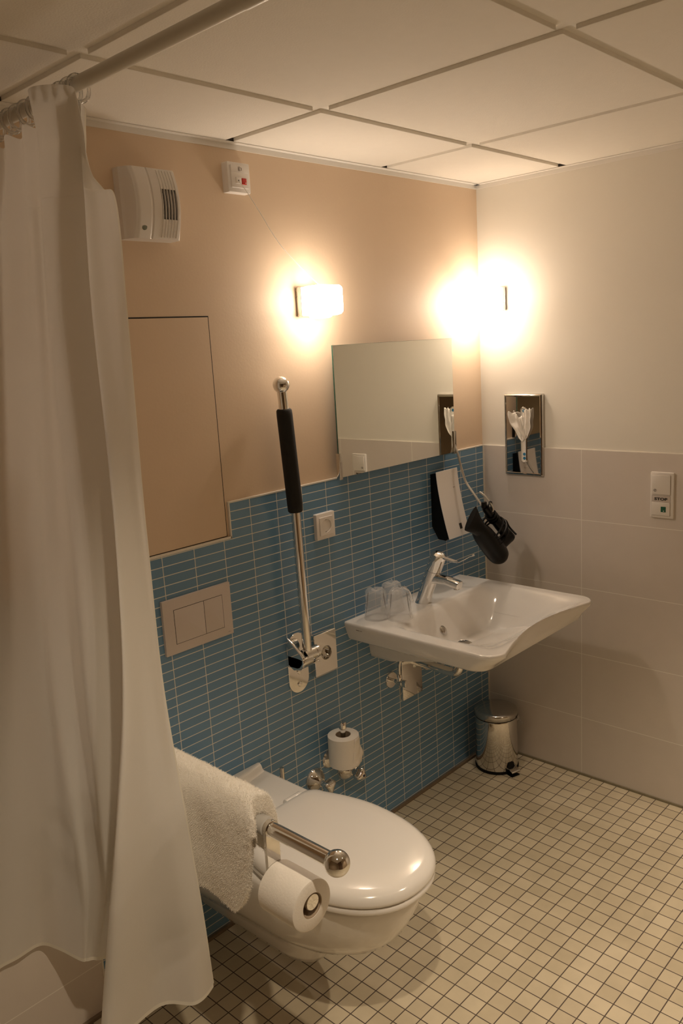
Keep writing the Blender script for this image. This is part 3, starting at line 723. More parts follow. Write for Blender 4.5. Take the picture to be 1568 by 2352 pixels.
b = MB(); b.loft([lidloop(1, .4425, .014), lidloop(1, .4435, .004), lidloop(1, .447, .0005), lidloop(1, .453, 0), lidloop(1, .461, .002), lidloop(1, .468, .007), lidloop(1, .4735, .016), lidloop(1, .4765, .028), lidloop(.70, .4795), lidloop(.4, .4808), lidloop(.08, .4812)]); build('lid', b, M['seat'], t, angle=60)
for sx, yy in ((-.1630, -.560), (.1630, -.560)):
    b = MB(); b.loft([[Vector((TX+sx+.0085*math.cos(q)*s, yy+.016*math.sin(q)*s, z)) for q in [2*PI*k/24 for k in range(24)]] for s, z in ((.6, .398), (.9, .400), (1, .404), (1, .4245))]); build('seat_buffer', b, M['seat'], t)
for sx in (-.085, .085):
    b = MB(); b.lathe([(.012, -.028), (.013, -.026), (.013, .026), (.012, .028)], (TX+sx, -.232, .447), (1, 0, 0), 20); build('hinge', b, M['seat'], t)

# ------------------------------------------------------------------ toilet brush
t = thing('toilet_brush', 'steel toilet brush handle rising behind the toilet by the blue tiles', 'toilet brush', (-1.165, -.053, 0))
b = MB(); b.lathe([(.040, 0), (.042, .002), (.042, .14), (.040, .142), (.038, .142), (.038, .01)], (-1.165, -.053, 0), (0, 0, 1), 32, True, False); build('holder', b, M['plastic'], t)
b = MB(); b.lathe([(.0055, .05), (.0055, .30), (.0068, .31), (.0068, .424), (.0060, .427), (.001, .428)], (-1.171, -.050, 0), (0, 0, 1), 20); build('handle', b, M['steel'], t)
b = MB(); b.lathe([(.010, .018), (.030, .03), (.032, .08), (.012, .10)], (-1.171, -.052, 0), (0, 0, 1), 20); build('brush_head', b, M['plastic'], t)

# ------------------------------------------------------------------ washbasin
t = thing('washbasin', 'white wheelchair-accessible washbasin with concave front under the mirror', 'washbasin', (-.494, 0, .69))
SX0, SX1, SZT = -.812, -.176, .765
def plan(u, v, x0, x1, F, r):
    f = F(u); y = -v*f; d = (1-v)*f
    hw = (x1-x0)/2; c = (x0+x1)/2
    ins = r-math.sqrt(max(0, r*r-(r-d)**2)) if d < r else 0
    if d >= r: x = x0+(x1-x0)*u
    else: x = c+(2*u-1)*(hw-ins)
    return x, y
def F0(u): return .562-.018*u-.050*math.sin(PI*min(1, max(0, u)))**1.0
def F1(u): return .512+.0*u
def bowl_z(x, y):
    l = smooth01((x+.775)/.215); r = smooth01((-.212-x)/.120)
    bk = smooth01((-.135-y)/.085); fr = smooth01((y+.520)/.215)
    d = .108*l*r*bk*fr
    d += .012*smooth01((y+.535)/.05)*smooth01((-.13-y)/.06)*smooth01((x+.77)/.06)*smooth01((-.205-x)/.04)
    d += .006*math.exp(-((x+.50)**2+(y+.235)**2)/.0035)
    return d
NU, NV = 84, 78
vv = [1-(1-k/NV)**1.35 for k in range(NV+1)]
uu = [.5-.5*math.cos(PI*(.06+.88*k/NU))/math.cos(PI*.06) for k in range(NU+1)]
b = MB(); G = []
for v in vv:
    row = []
    for u in uu:
        x, y = plan(u, v, SX0, SX1, F0, .050); row.append(Vector((x, y, SZT-bowl_z(x, y))))
    G.append(row)
rows = b.loft(G, False, False, closed=False)
bidx = [(0, j) for j in range(NV+1)] + [(i, NV) for i in range(1, NU+1)] + [(NU, j) for j in range(NV-1, -1, -1)] + [(i, 0) for i in range(NU-1, 0, -1)]
top_loop = [rows[j][i] for i, j in bidx]
def skirt(dx, F, r, z, x0=None, x1=None):
    return [b.v((*plan(uu[i], vv[j], (SX0 if x0 is None else x0)+dx, (SX1 if x1 is None else x1)-dx, F, r), z)) for i, j in bidx]
L = [top_loop, skirt(-.0025, lambda u: F0(u)+.0025, .052, SZT-.0015), skirt(-.004, lambda u: F0(u)+.004, .054, SZT-.006), skirt(-.003, lambda u: F0(u)+.003, .054, SZT-.014),
     skirt(.006, lambda u: .35*F0(u)+.65*F1(u), .052, SZT-.042), skirt(.013, lambda u: F1(u)+.002, .050, SZT-.060), skirt(.019, lambda u: F1(u)-.004, .048, SZT-.066), skirt(.030, lambda u: F1(u)-.016, .045, SZT-.066),
     skirt(0, lambda u: .42, .04, SZT-.078, -.708, -.282), skirt(0, lambda u: .31, .04, SZT-.110, -.704, -.286), skirt(0, lambda u: .18, .04, SZT-.140, -.70, -.29), skirt(0, lambda u: .10, .02, SZT-.156, -.695, -.295), skirt(0, lambda u: .07, .02, SZT-.159, -.66, -.33)]
for a, c in zip(L, L[1:]):
    for k in range(len(a)): b.f([a[k], a[(k+1) % len(a)], c[(k+1) % len(a)], c[k]])
b.f(L[-1])
build('basin', b, M['ceramic'], t, angle=70)
b = MB(); zb = SZT-bowl_z(-.50, -.235)
b.lathe([(.033, -.004), (.033, .002), (.029, .0045), (.027, .0035), (.001, .0035)], (-.50, -.235, zb), (0, 0, 1), 36); o = build('drain', b, M['steel'], t); o['label'] = 'steel drain cover'
yo = -.182; zo = SZT-bowl_z(-.535, yo)
b = MB(); b.lathe([(.0145, -.003), (.0145, .004), (.012, .0055), (.001, .006)], (-.538, yo, zo), Vector((0, -.80, .60)), 32); o = build('overflow_cover', b, M['steel'], t); o['label'] = 'round chrome overflow cover'
b = MB()
for y0, y1 in ((-.0465, -.0495), (-.050, -.053), (-.0535, -.0565), (-.057, -.060), (-.0635, -.0665), (-.0685, -.0715)): b.box(-.8135, -.8105, y1, y0, .7435, .7475)
build('maker_mark', b, M['grey_ink'], t, smooth=False)

# ------------------------------------------------------------------ tap
t = thing('mixer_tap', 'chrome single-lever mixer tap leaning forward on the washbasin', 'tap', (-.514, -.087, SZT))
def fb(s): return Vector((-.514, -.087-.062*s-.010*s*s, SZT+.172*s))
b = MB(); axs = []
L = []
for s, r in ((0, .0285), (.03, .0275), (.12, .0255), (.3, .0245), (.55, .0245), (.69, .0245)):
    c = fb(s); L.append([c+Vector((r*1.0*math.cos(q), r*math.sin(q), .36*r*math.sin(q)*s/.7)) for q in [2*PI*k/36 for k in range(36)]])
b.loft(L); build('tap_body', b, M['chrome'], t)
b = MB(); L = []
for s, r in ((.695, .0245), (.70, .0252), (.90, .0255), (.97, .0250), (1.02, .0225), (1.05, .015), (1.06, .004)):
    c = fb(s); L.append([c+Vector((r*math.cos(q), r*math.sin(q), .36*r*math.sin(q))) for q in [2*PI*k/36 for k in range(36)]])
b.loft(L); build('lever_cap', b, M['chrome'], t)
def bar(b, path, w, h, side=(1, 0, 0)):
    P = [Vector(p) for p in path]; s = Vector(side); L = []
    for i, p in enumerate(P):
        d = (P[min(i+1, len(P)-1)]-P[max(i-1, 0)]).normalized(); n_ = s.cross(d).normalized()
        ww = w[i] if isinstance(w, (list, tuple)) else w; hh2 = h[i] if isinstance(h, (list, tuple)) else h
        L.append([p+s*a+n_*c for a, c in rrect(0, 0, ww/2, hh2/2, min(ww, hh2)*.3, 3)])
    b.loft(L); return b
b = MB(); bar(b, [(-.514, -.150, .934), (-.514, -.182, .931), (-.514, -.225, .925), (-.514, -.240, .926), (-.514, -.262, .938), (-.514, -.283, .951), (-.514, -.296, .956)], [.020, .018, .017, .013, .011, .011, .012], [.009, .007, .005, .005, .005, .005, .007]); build('lever', b, M['chrome'], t, angle=50)
b = MB(); bar(b, [(-.514, -.118, .848), (-.514, -.150, .856), (-.514, -.190, .856), (-.514, -.222, .850), (-.514, -.240, .846)], [.036, .034, .032, .032, .031], [.030, .030, .026, .026, .026]); build('spout', b, M['chrome'], t, angle=45, bevel=.002)
b = MB(); b.lathe([(.011, 0), (.011, .008), (.009, .0095)], (-.514, -.226, .840), (0, -.1, -1), 24); build('aerator', b, M['steel'], t)
b = MB(); b.tube(spline([(-.540, -.062, .770), (-.545, -.056, .800), (-.556, -.050, .818)], 5), .0028, 10); b.tube([(-.553, -.052, .813), (-.570, -.047, .827)], [.0035, .0045], 10); build('drain_rod', b, M['chrome'], t)

# ------------------------------------------------------------------ cups wrapped in film
def cup(label, x, y, k):
    t = thing('drinking_cup', label, 'cup', (x, y, SZT), 'wrapped cups on the basin')
    b = MB(); b.lathe([(.0335, .001), (.0345, .0015), (.0340, .006), (.0262, .081), (.0245, .084), (.001, .084)], (x, y, SZT), (0, 0, 1), 32, False, True); build('cup_wall', b, M['cup'], t)
    b = MB(); rows = []
    for j in range(24):
        f = j/23; row = []
        for i in range(48):
            a = 2*PI*i/48; w = noise.noise(Vector((math.cos(a)*2.2+k*7, math.sin(a)*2.2, f*3.2)))
            w2 = noise.noise(Vector((math.cos(a)*6+k*3, math.sin(a)*6, f*8)))
            if f < .8: r = .0405-.0085*(f/.8)+.0034*w+.0030*w2; z = .0008+.090*(f/.8)
            else:
                g = (f-.8)/.2; r = (.0305+.004*w)*(1-g*.93); z = .0908+.007*math.sin(g*PI)*(1+w*1.6)+.0055*w2
            if f == 0: r = .0415+.002*w
            row.append(Vector((x+r*math.cos(a), y+r*math.sin(a), SZT+z)))
        rows.append(row)
    b.loft(rows, False, True); build('wrapper', b, M['film'], t, angle=16)
cup('upturned clear cup in plastic film nearest the left rim of the washbasin', -.728, -.062, 1)
cup('upturned clear cup in plastic film at the front of the three, nearest the tap', -.690, -.128, 2)
cup('upturned clear cup in plastic film at the back against the blue tiles', -.640, -.055, 3)

# ------------------------------------------------------------------ supply valves and drain under the basin
def angle_valve(label, x, z, hdir):
    t = thing('angle_valve', label, 'valve', (x, 0, z), 'angle valves under the washbasin')
    b = MB(); b.lathe([(.029, -.001), (.029, .003), (.027, .006), (.010, .007)], (x, 0, z), (0, -1, 0), 32); build('rosette', b, M['chrome'], t)
    b = MB(); b.lathe([(.0075, .004), (.0075, .030), (.0105, .031), (.0105, .052), (.008, .053)], (x, 0, z), (0, -1, 0), 20); b.lathe([(.0085, 0), (.0095, .004), (.0095, .026), (.0075, .030)], (x, -.040, z), (0, 0, 1), 20); build('valve_body', b, M['chrome'], t)
    b = MB(); b.loft([[Vector((x+a, -d, z+c)) for a, c in ((-.004, -.0125), (.004, -.0125), (.0075, -.006), (.0075, .006), (.004, .0125), (-.004, .0125), (-.0075, .006), (-.0075, -.006))] for d in (.053, .056, .068, .070)]); build('handle', b, M['chrome'], t, bevel=.0015)
    b = MB(); b.tube(spline([(x, -.040, z+.026), (x+.002*hdir, -.040, z+.060), (x+.010*hdir, -.045, z+.100), (x+.02*hdir, -.05, z+.135)], 6), .0055, 12); build('supply_hose', b, M['steel'], t)
angle_valve('chrome angle valve under the washbasin, left of the square drain plate', -.603, .492, 1)
angle_valve('chrome angle valve under the washbasin, half hidden behind the drain pipe', -.396, .487, -1)
t = thing('drain_trap', 'chrome drain pipe with square wall plate under the washbasin', 'drain pipe', (-.50, 0, .45))
b = MB(); plateY(b, -.556, -.446, .398, .560, .002, -.014, .003, .001); build('wall_plate', b, M['chrome'], t)
b = MB(); pp = [(-.50, -.012, .535), (-.50, -.17, .528)] ; b.tube([(-.50, -.012, .536)] + spline([(-.50, -.155, .530), (-.50, -.185, .530), (-.50, -.205, .536), (-.50, -.216, .552), (-.50, -.220, .575)], 6) + [(-.50, -.221, .618)], .0155, 24); build('drain_pipe', b, M['chrome'], t)
b = MB(); b.lathe([(.0165, .562), (.0185, .564), (.0185, .570), (.0175, .572), (.0200, .574), (.0200, .608)], (-.50, -.221, 0), (0, 0, 1), 32); build('pipe_nut', b, M['chrome'], t)

# ------------------------------------------------------------------ hair dryer holder
t = thing('dryer_holder', 'white curved hair dryer holder with black back on the blue tiles', 'holder', (-.28, 0, 1.06))
def hp(f): # front cover height f 0 (top) .. 1 (bottom) -> y, z
    z = 1.180-.236*f; y = -.031-.013*math.sin(f*PI*.5)*.5-.042*f**1.7
    return y, z
b = MB(); A = []; 
for k in range(25):
    y, z = hp(k/24); y2, z2 = hp(min(1, k/24+.01)); y1, z1 = hp(max(0, k/24-.01)); tn = Vector((0, y2-y1, z2-z1)).normalized(); nn = Vector((0, -tn.z, tn.y))
    if nn.y > 0: nn = -nn
    A.append([Vector((-.344, y, z)), Vector((-.220, y, z)), Vector((-.220, y, z))+nn*.003, Vector((-.344, y, z))+nn*.003])
b.loft(A); build('cover', b, M['plastic'], t, angle=30)
b = MB(); pr = [(.002, 1.170)] + [(hp(k/12*.96)[0]+.0005, hp(k/12*.96)[1]-.004) for k in range(13)] + [(-.058, .936), (-.026, .938), (.002, .985)]
b.loft([[Vector((x, p[0], p[1])) for p in pr] for x in (-.335, -.229)]); build('body', b, M['black_gloss'], t, smooth=False)
y, z = hp(.86); b = MB()
tn = (Vector((0, *hp(.92)))-Vector((0, *hp(.80)))).normalized(); nn = Vector((0, -abs(tn.z), -abs(tn.y)*-1)).normalized(); nn = Vector((0, tn.z, -tn.y))
if nn.y > 0: nn = -nn
b.loft([[Vector((-.263+a, y, z))+tn*c+nn*d for a, c in rrect(0, 0, .0072, .0100, .001, 2)] for d in (.0028, .0037)]); o = build('window', b, M['ink'], t, smooth=False); o['label'] = 'small dark sight window'
y, z = hp(.275); b = MB(); b.box(-.258, -.249, y-.0044, y-.0028, z-.0008, z+.0008); build('printed_mark', b, M['grey_ink'], t, smooth=False)

# ------------------------------------------------------------------ hair dryer hanging on the mirror lever
t = thing('hair_dryer', 'black hair dryer with wrapped cord hanging from the mirror lever', 'hair dryer', (-.22, -.165, .94))
ax0 = Vector((-.318, -.165, 1.012)); ax1 = Vector((-.150, -.165, .846)); ad = (ax1-ax0).normalized(); AL = (ax1-ax0).length
b = MB(); b.lathe([(.026, .040), (.031, .055), (.036, .085), (.0385, .13), (.0395, .17), (.0395, .200), (.036, .222), (.028, .236), (.014, .243), (.001, .244)], ax0, ad, 36); build('body', b, M['black_gloss'], t)
b = MB(); sd = Vector((ad.z, 0, -ad.x)); 
if sd.x < 0: sd = -sd
yv = Vector((0, 1, 0)); L = []
for s, w, h in ((.062, .030, .030), (.040, .027, .027), (.018, .034, .018), (-.010, .046, .011), (-.022, .050, .010)):
    L.append([ax0+ad*s+sd*w*math.cos(q)+yv*h*math.sin(q) for q in [2*PI*k/32 for k in range(32)]])
b.loft(L, True, True); build('nozzle', b, M['black_gloss'], t, angle=40)
h0 = Vector((-.252, -.168, 1.052)); h1 = Vector((-.090, -.168, .905)); hd = (h1-h0).normalized()
b = MB(); sd2 = Vector((-hd.z, 0, hd.x)); L = []
for s, w, h in ((0, .010, .010), (.010, .0135, .013), (.06, .0165, .015), (.12, .0195, .017), (.19, .021, .019), (.215, .022, .02)):
    L.append([h0+hd*s+sd2*w*math.cos(q)+yv*h*math.sin(q) for q in [2*PI*k/24 for k in range(24)]])
b.loft(L); b.tube([h0+hd*.205, ax0+ad*.175], [.022, .026], 20); build('handle', b, M['black_gloss'], t, angle=50)
b = MB(); cpts = []
mid = (h0+hd*.10 + ax0+ad*.13)/2
for k in range(73):    # flex wound three times round handle and barrel
    q = 2*PI*k/24; f = k/72
    c = (ax0+ad*(.085+.055*f) + h0+hd*(.075+.06*f))/2
    cpts.append(c+sd*(.064+.003*math.sin(q*1.7))*math.cos(q)+yv*(.041+.003*math.sin(q*2.3))*math.sin(q)+ad*.010*math.cos(q+f))
b.tube(cpts, .0034, 8)
for kk in range(3):      # turns round the handle only
    cp2 = []
    for k in range(25):
        q = 2*PI*k/24; c = h0+hd*(.045+.014*kk+.010*k/24)
        cp2.append(c+sd2*.0195*math.cos(q)+yv*.0185*math.sin(q))
    b.tube(cp2, .0034, 8)
b.tube(spline([h0+hd*.03+Vector((0, -.012, 0)), h0+Vector((.002, -.014, .004)), Vector((-.235, -.176, 1.062)), Vector((-.222, -.170, 1.066)), Vector((-.206, -.166, 1.060)), Vector((-.200, -.160, 1.040)), h0+hd*.035+Vector((.016, .012, 0))], 8), .0034, 8)
b.tube(spline([h0+hd*.12+sd2*.022, h0+hd*.15+sd2*.036, h0+hd*.185+sd2*.030, h0+hd*.20+sd2*.010+yv*-.03], 8), .0034, 8)
build('power_cord', b, M['black_rubber'], t)
b = MB(); b.box(-.2685, -.250, -.178, -.164, 1.0515, 1.073, .003); build('plug', b, M['black_rubber'], t)

# ------------------------------------------------------------------ pedal bin
BX, BY = -.125, -.112
t = thing('pedal_bin', 'small round stainless steel pedal bin standing in the room corner', 'bin', (BX, BY, 0))
b = MB(); b.lathe([(.0815, 0), (.0830, .002), (.0830, .010), (.0800, .012)], (BX, BY, 0), (0, 0, 1), 56); build('base_ring', b, M['black_rubber'], t)
b = MB(); b.lathe([(.0800, .009), (.0805, .012), (.0805, .207), (.0795, .210)], (BX, BY, 0), (0, 0, 1), 56); build('bin_body', b, M['steel'], t)
b = MB(); b.lathe([(.0795, .2105), (.0795, .215)], (BX, BY, 0), (0, 0, 1), 56); build('lid_gap', b, M['black_rubber'], t)
b = MB(); b.lathe([(.0810, .214), (.0830, .2155), (.0830, .231), (.0815, .235), (.0770, .2375), (.060, .2405), (.030, .2425), (.001, .243)], (BX, BY, 0), (0, 0, 1), 56); build('lid', b, M['lid_steel'], t, angle=60)
pd = Vector((-.30, -.95, 0)).normalized(); ps = Vector((-pd.y, pd.x, 0))
def pp2(f, s, z): return Vector((BX, BY, 0))+pd*f+ps*s+Vector((0, 0, z))
b = MB(); b.loft([[pp2(f, s*w, z) for s, f in ((-1, .079), (1, .079), (1, .0835), (-1, .0835))] for z, w in ((.010, .018), (.030, .017), (.045, .011))]); b.loft([[pp2(f, s, z) for s, z in ((-.017, .004), (.017, .004), (.019, .0005), (-.019, .0005))] for f in (.070, .106, .110)]); build('pedal_bracket', b, M['black_rubber'], t, smooth=False)
b = MB(); b.loft([[pp2(f, s, z+h) for s, h in ((-.020, 0), (.020, 0), (.020, .004), (-.020, .004))] for f, z in ((.078, .024), (.095, .023), (.108, .020), (.112, .016))]); build('pedal', b, M['steel'], t, bevel=.001)
b = MB(); rows = []
for j in range(12):
    f = j/11; row = []
    for i in range(19):
        a = math.radians(-78+70*i/18); w = noise.noise(Vector((i*.45, f*2.5, 3)))
        r = .0835+.004*abs(w)+.026*f*math.exp(-((i-12)/4.0)**2)+.006*w*f
        dz = (.014+.050*math.exp(-((i-11)/3.6)**2))*f
        row.append(Vector((BX+r*math.cos(a), BY+r*math.sin(a), .216-dz)))
    rows.append(row)
b.grid(rows); o = build('bin_liner', b, M['bag'], t, angle=30); o['label'] = 'clear plastic liner hanging over the rim'

# ------------------------------------------------------------------ towel on the lowered rail
b = MB()
YA, YB = -.170, -.646; NY, NS = 96, 72
def towel_section(y):
    e = (y-YB)/(YA-YB)                 # 0 at the room end, 1 at the wall end
    bot = .556+.010*math.sin(e*9)
    prof = ((-.48, 0.0), (-.530, -.012), (-.562, -.016), (-.585, .012), (-.602, .050), (-.616, .095), (-.628, .150), (-.636, .180), (-.660, .205))
    for (ya, da), (yb, db) in zip(prof, prof[1:]):
        if yb <= y <= ya: bot = .556+da+(db-da)*(ya-y)/(ya-yb)
    bk = .655+.01*math.sin(e*7)
    w = noise.noise(Vector((y*9, 1.3, 0)))*.006
    outer = [(-.036, bot), (-.043+w, min(bot+.06, bot*.6+.735*.4)), (-.043+w, (bot+.77)/2), (-.042, max(.735, bot+.045)), (-.037, .775), (-.020, .797), (.000, .803), (.022, .795), (.038, .770), (.044, .735), (.047-w, .700), (.046, bk)]
    inner = [(.024, bk+.0), (.021, .700), (.018, .742), (.010, .7575), (0, .7600), (-.010, .7575), (-.018, .742), (-.021, .700), (-.021, min(bot+.06, .735)), (-.022, min(bot, .742))]
    o_ = spline([(p[0], 0, p[1]) for p in outer], 4)
    raw = spline([(p[0], 0, p[1]) for p in inner], 6)
    i_ = [raw[round(k*(len(raw)-1)/(len(o_)-1))] for k in range(len(o_))]
    return o_+i_
rows = []
for j in range(NY+1):
    s = (j/NY)**1.8; y = YB+(YA-YB)*s
    pts = towel_section(y)
    edge = min(s, 1-s)*(YB-YA)*-1
    sh = 1.0
    hn2 = len(pts)//2
    if edge < .016:       # the fold rolls over softly at both ends
        kk = math.sqrt(max(0, 1-(1-edge/.016)**2)); kk = max(kk, .12)
        npt = [None]*len(pts)
        for q in range(hn2):
            a_, c_ = Vector(pts[q]), Vector(pts[2*hn2-1-q]); md = a_*.5+c_*.5
            npt[q] = md+(a_-md)*kk; npt[2*hn2-1-q] = md+(c_-md)*kk
        pts = npt
    row = []
    cen = Vector((0, 0, .76))
    for p in pts:
        q = Vector(p)
        nz = noise.noise(Vector((q.x*60+3, y*22, q.z*22)))*.0030+noise.noise(Vector((q.x*160+3, y*150, q.z*150)))*.0016
        d = (q-cen); d = d.normalized() if d.length > 1e-4 else Vector((0, 0, 1))
        rnd = max(0, 1-edge/.012)
        q = q+d*nz
        row.append(Vector((LX+q.x, y+.026*(1-s)**14*smooth01((q.x+.040)/.030)+noise.noise(Vector((q.x*40, q.z*14, 5)))*.005, q.z)))
    rows.append(row)
vr = b.loft(rows, False, False)
hn = len(rows[0])//2
for r in (vr[0], vr[-1]):
    for k in range(hn-1): b.f([r[k], r[k+1], r[2*hn-2-k], r[2*hn-1-k]])
towel = build('bath_towel', b, M['towel'], None, angle=80)
tag(towel, 'fluffy white bath towel draped over the lowered chrome grab rail', 'towel')
towel.data.materials.append(M['fibre'])
ps_mod = towel.modifiers.new('terry', 'PARTICLE_SYSTEM'); pst = towel.particle_systems[0].settings
pst.type = 'HAIR'; pst.count = 60000; pst.hair_length = .0024; pst.hair_step = 2; pst.material = 2
pst.root_radius = .45; pst.tip_radius = .25; pst.radius_scale = .0009; pst.brownian_factor = .0009; pst.factor_random = .0; pst.render_step = 2; pst.display_step = 2
pst.use_advanced_hair = True; pst.roughness_2 = .003; pst.roughness_1 = .002; pst.roughness_1_size = .01

# ------------------------------------------------------------------ curtain rod, rings, curtain
RODX, RODZ = -1.790, 2.110
t = thing('curtain_rod', 'white round shower curtain rod running under the ceiling tiles', 'curtain rod', (RODX, -1.2, RODZ))
b = MB(); b.tube([(RODX, -.012, RODZ), (RODX, -.82, RODZ)], .0122, 24); b.tube([(RODX, -.82, RODZ), (RODX, YF+.012, RODZ)], .0130, 24); build('pole', b, M['rod'], t)
for y, d in ((.006, -1), (YF, 1)):
    b = MB(); b.lathe([(.032, 0), (.032, .004), (.020, .010), (.016, .018)], (RODX, y, RODZ), (0, d, 0), 28); build('flange', b, M['rod'], t)
ring_y = [-.045, -.078, -.118, -.150, -.186, -.222, -.292, -.318, -.345, -.372]
names = ['against the wall', 'second from the wall', 'third from the wall', 'fourth from the wall', 'fifth from the wall', 'sixth from the wall', 'seventh from the wall', 'third from the curtain end', 'second from the curtain end', 'at the curtain end nearest the room']
for y, nm in zip(ring_y, names):
    b = MB(); tl = random.uniform(-.25, .25); loops = []
    for k in range(41):
        a = 2*PI*k/40; 
        loops.append(Vector((RODX+.0205*math.sin(a), y+.0205*math.cos(a)*math.sin(tl), RODZ-.008+.0215*math.cos(a))))
    b.tube(loops, .0036, 10, cap=False); tag(build('curtain_ring', b, M['ring'], None), 'clear plastic curtain ring on the white rod, '+nm, 'ring', 'clear rings on the curtain rod')

ZK = [2.070, 2.03, 1.9, 1.7, 1.3, 1.0, .7, .5, .3]
COLS = [
 [(-1.786,-.380),(-1.788,-.373),(-1.79,-.449),(-1.79,-.445),(-1.795,-.443),(-1.80,-.45),(-1.80,-.482),(-1.795,-.499),(-1.746,-.439)],
 [(-1.788,-.380),(-1.79,-.372),(-1.798,-.441),(-1.806,-.447),(-1.815,-.456),(-1.82,-.458),(-1.825,-.472),(-1.83,-.483),(-1.806,-.449)],
 [(-1.790,-.378),(-1.792,-.370),(-1.81,-.428),(-1.825,-.441),(-1.84,-.463),(-1.85,-.462),(-1.86,-.447),(-1.87,-.428),(-1.855,-.393)],
 [(-1.793,-.374),(-1.795,-.366),(-1.83,-.419),(-1.85,-.434),(-1.88,-.476),(-1.9,-.465),(-1.93,-.429),(-1.96,-.411),(-1.99,-.398)],
 [(-1.792,-0.377),(-1.793,-0.37),(-1.809,-0.393),(-1.822,-0.395),(-1.843,-0.426),(-1.858,-0.408),(-1.88,-0.358),(-1.898,-0.32),(-1.915,-0.284)],
 [(-1.782,-0.332),(-1.782,-0.328),(-1.779,-0.32),(-1.784,-0.31),(-1.797,-0.33),(-1.807,-0.304),(-1.82,-0.24),(-1.827,-0.182),(-1.82,-0.135)],
 [(-1.792,-0.357),(-1.792,-0.353),(-1.789,-0.345),(-1.794,-0.335),(-1.807,-0.355),(-1.817,-0.329),(-1.83,-0.265),(-1.837,-0.207),(-1.836,-0.15)],
 [(-1.8,-0.387),(-1.8,-0.383),(-1.797,-0.375),(-1.802,-0.365),(-1.815,-0.385),(-1.825,-0.359),(-1.838,-0.295),(-1.845,-0.237),(-1.848,-0.178)],
 [(-1.826,-.292),(-1.83,-.289),(-1.85,-.308),(-1.86,-.307),(-1.875,-.329),(-1.88,-.311),(-1.88,-.29),(-1.877,-.262),(-1.868,-.165)],
 [(-1.806,-.262),(-1.806,-.258),(-1.826,-.262),(-1.838,-.258),(-1.855,-.262),(-1.862,-.25),(-1.868,-.24),(-1.872,-.225),(-1.876,-.155)],
 [(-1.792,-.215),(-1.794,-.212),(-1.812,-.222),(-1.824,-.218),(-1.846,-.215),(-1.858,-.20),(-1.872,-.20),(-1.880,-.20),(-1.884,-.150)],
 [(-1.802,-.182),(-1.803,-.178),(-1.824,-.204),(-1.838,-.198),(-1.862,-.175),(-1.876,-.152),(-1.89,-.178),(-1.895,-.19),(-1.893,-.135)],
 [(-1.786,-.140),(-1.788,-.138),(-1.80,-.138),(-1.816,-.128),(-1.842,-.108),(-1.862,-.095),(-1.882,-.10),(-1.895,-.10),(-1.908,-.062)],
 [(-1.798,-.100),(-1.80,-.098),(-1.808,-.075),(-1.822,-.068),(-1.852,-.045),(-1.88,-.05),(-1.905,-.046),(-1.92,-.04),(-1.93,-.016)],
 [(-1.784,-.062),(-1.786,-.060),(-1.805,-.040),(-1.825,-.032),(-1.870,-.020),(-1.905,-.02),(-1.945,-.02),(-1.965,-.018),(-1.98,-.016)],
 [(-1.796,-.034),(-1.798,-.034),(-1.835,-.030),(-1.86,-.034),(-1.905,-.04),(-1.945,-.04),(-1.99,-.032),(-2.01,-.024),(-2.03,-.016)],
 [(-1.800,-.018),(-1.802,-.018),(-1.87,-.05),(-1.90,-.06),(-1.95,-.075),(-1.99,-.08),(-2.04,-.075),(-2.07,-.065),(-2.09,-.05)],
]
t = thing('shower_curtain', 'long white translucent shower curtain gathered at the left of the toilet', 'curtain', (-1.85, -.22, .30))
NZ = 10
zcols = []
ZTOP = [2.070, 2.072, 2.076, 2.082, 2.076, 2.064, 2.070, 2.098, 2.114, 2.092, 2.070, 2.082, 2.066, 2.080, 2.064, 2.076, 2.064]
ZK[2:2] = [1.972, 1.930]      # the free edge stays gathered below its ring before it flares
for n_, c in enumerate(COLS):
    fa, fb = ((.02, .50), (.10, .56), (.25, .62), (.45, .77))[min(n_, 3)]
    c[2:2] = [tuple(c[1][k]*(1-f_)+c[2][k]*f_ for k in (0, 1)) for f_ in (fa, fb)]
for c, zt in zip(COLS, ZTOP):
    zcols.append(spline([(p[0]-(.012 if zt > 2.09 and k == 0 else 0), p[1], zt if k == 0 else z) for k, (p, z) in enumerate(zip(c, ZK))], NZ))
nz = len(zcols[0]); rows = []
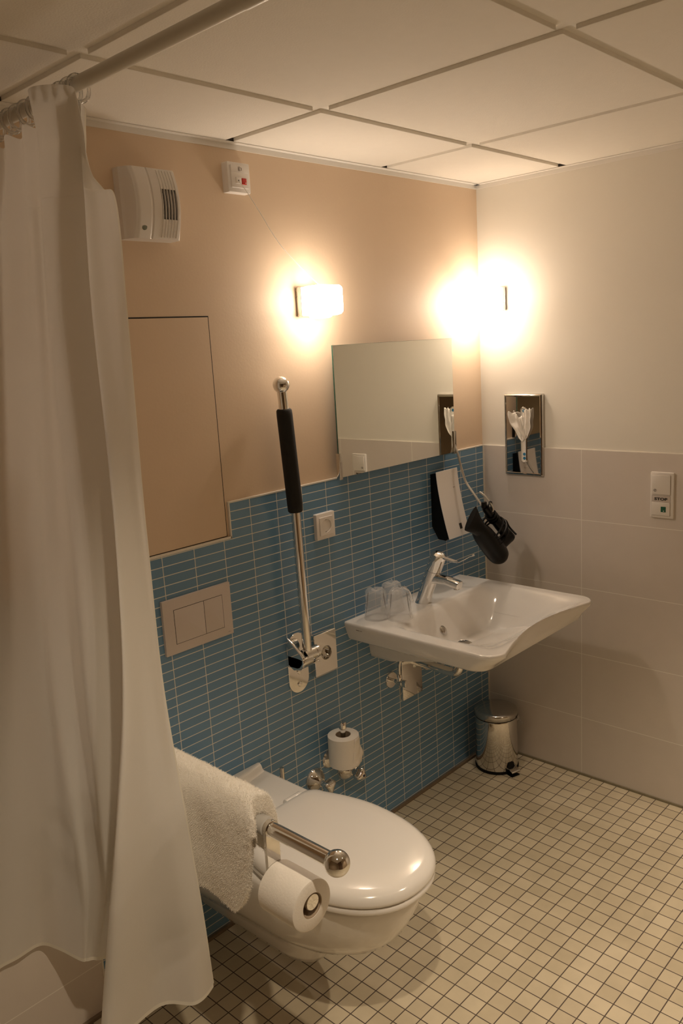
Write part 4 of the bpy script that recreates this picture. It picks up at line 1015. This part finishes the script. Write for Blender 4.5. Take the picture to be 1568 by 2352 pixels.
for r in range(nz):
    line = spline([zc[r] for zc in zcols], 9)
    f = r/(nz-1)
    row = []
    for i, p in enumerate(line):
        q = p.copy(); k = noise.noise(Vector((i*.11, p.z*2.3, 1.7)))
        q.x += .0035*k*min(1, f*3); q.y += .0025*noise.noise(Vector((i*.13, p.z*3.1, 9.2)))*min(1, f*3)
        q.y = min(q.y, -.010)
        row.append(q)
    rows.append(row)
# straight scalloped heading lifted towards the rings, free hem slightly waved
b = MB(); b.grid(rows); build('cloth', b, M['curtain'], t, angle=180)
b = MB(); b.grid([[p+Vector((0, 0, .0)) for p in rows[-1]], [p+Vector((-.0006, -.0006, -.008)) for p in rows[-1]]]); build('bottom_hem', b, M['hem'], t, angle=180)
b = MB(); b.grid([[rows[r][0] for r in range(nz)], [rows[r][0]+(rows[r][0]-rows[r][2]).normalized()*.003 for r in range(nz)]]); build('side_hem', b, M['hem'], t, angle=180)

# ------------------------------------------------------------------ camera
yaw, pitch, roll, fpx = .8088, -.1996, -.0597, 1896.7367
F = Vector((math.sin(yaw)*math.cos(pitch), math.cos(yaw)*math.cos(pitch), math.sin(pitch)))
R0 = Vector((math.cos(yaw), -math.sin(yaw), 0)); U0 = R0.cross(F)
Rv = R0*math.cos(roll)+U0*math.sin(roll); Uv = -R0*math.sin(roll)+U0*math.cos(roll)
cam = bpy.data.cameras.new('camera'); co = bpy.data.objects.new('camera', cam); COL.objects.link(co)
mt = Matrix((Rv, Uv, -F)).transposed().to_4x4(); mt.translation = Vector((-2.6381, -1.7552, 1.6362)); co.matrix_world = mt
cam.sensor_fit = 'HORIZONTAL'; cam.sensor_width = 36; cam.lens = fpx/1568*36; cam.clip_start = .02
scene.camera = co

# ------------------------------------------------------------------ world and view
w = bpy.data.worlds.new('world'); scene.world = w; w.use_nodes = True
w.node_tree.nodes['Background'].inputs[0].default_value = (.01, .009, .008, 1)
vs_ = scene.view_settings; vs_.view_transform = 'Standard'; vs_.look = 'None'; vs_.exposure = 0.12; vs_.gamma = 1.0
vs_.use_curve_mapping = False
scene.cycles.max_bounces = 12; scene.cycles.diffuse_bounces = 8; scene.cycles.transparent_max_bounces = 24
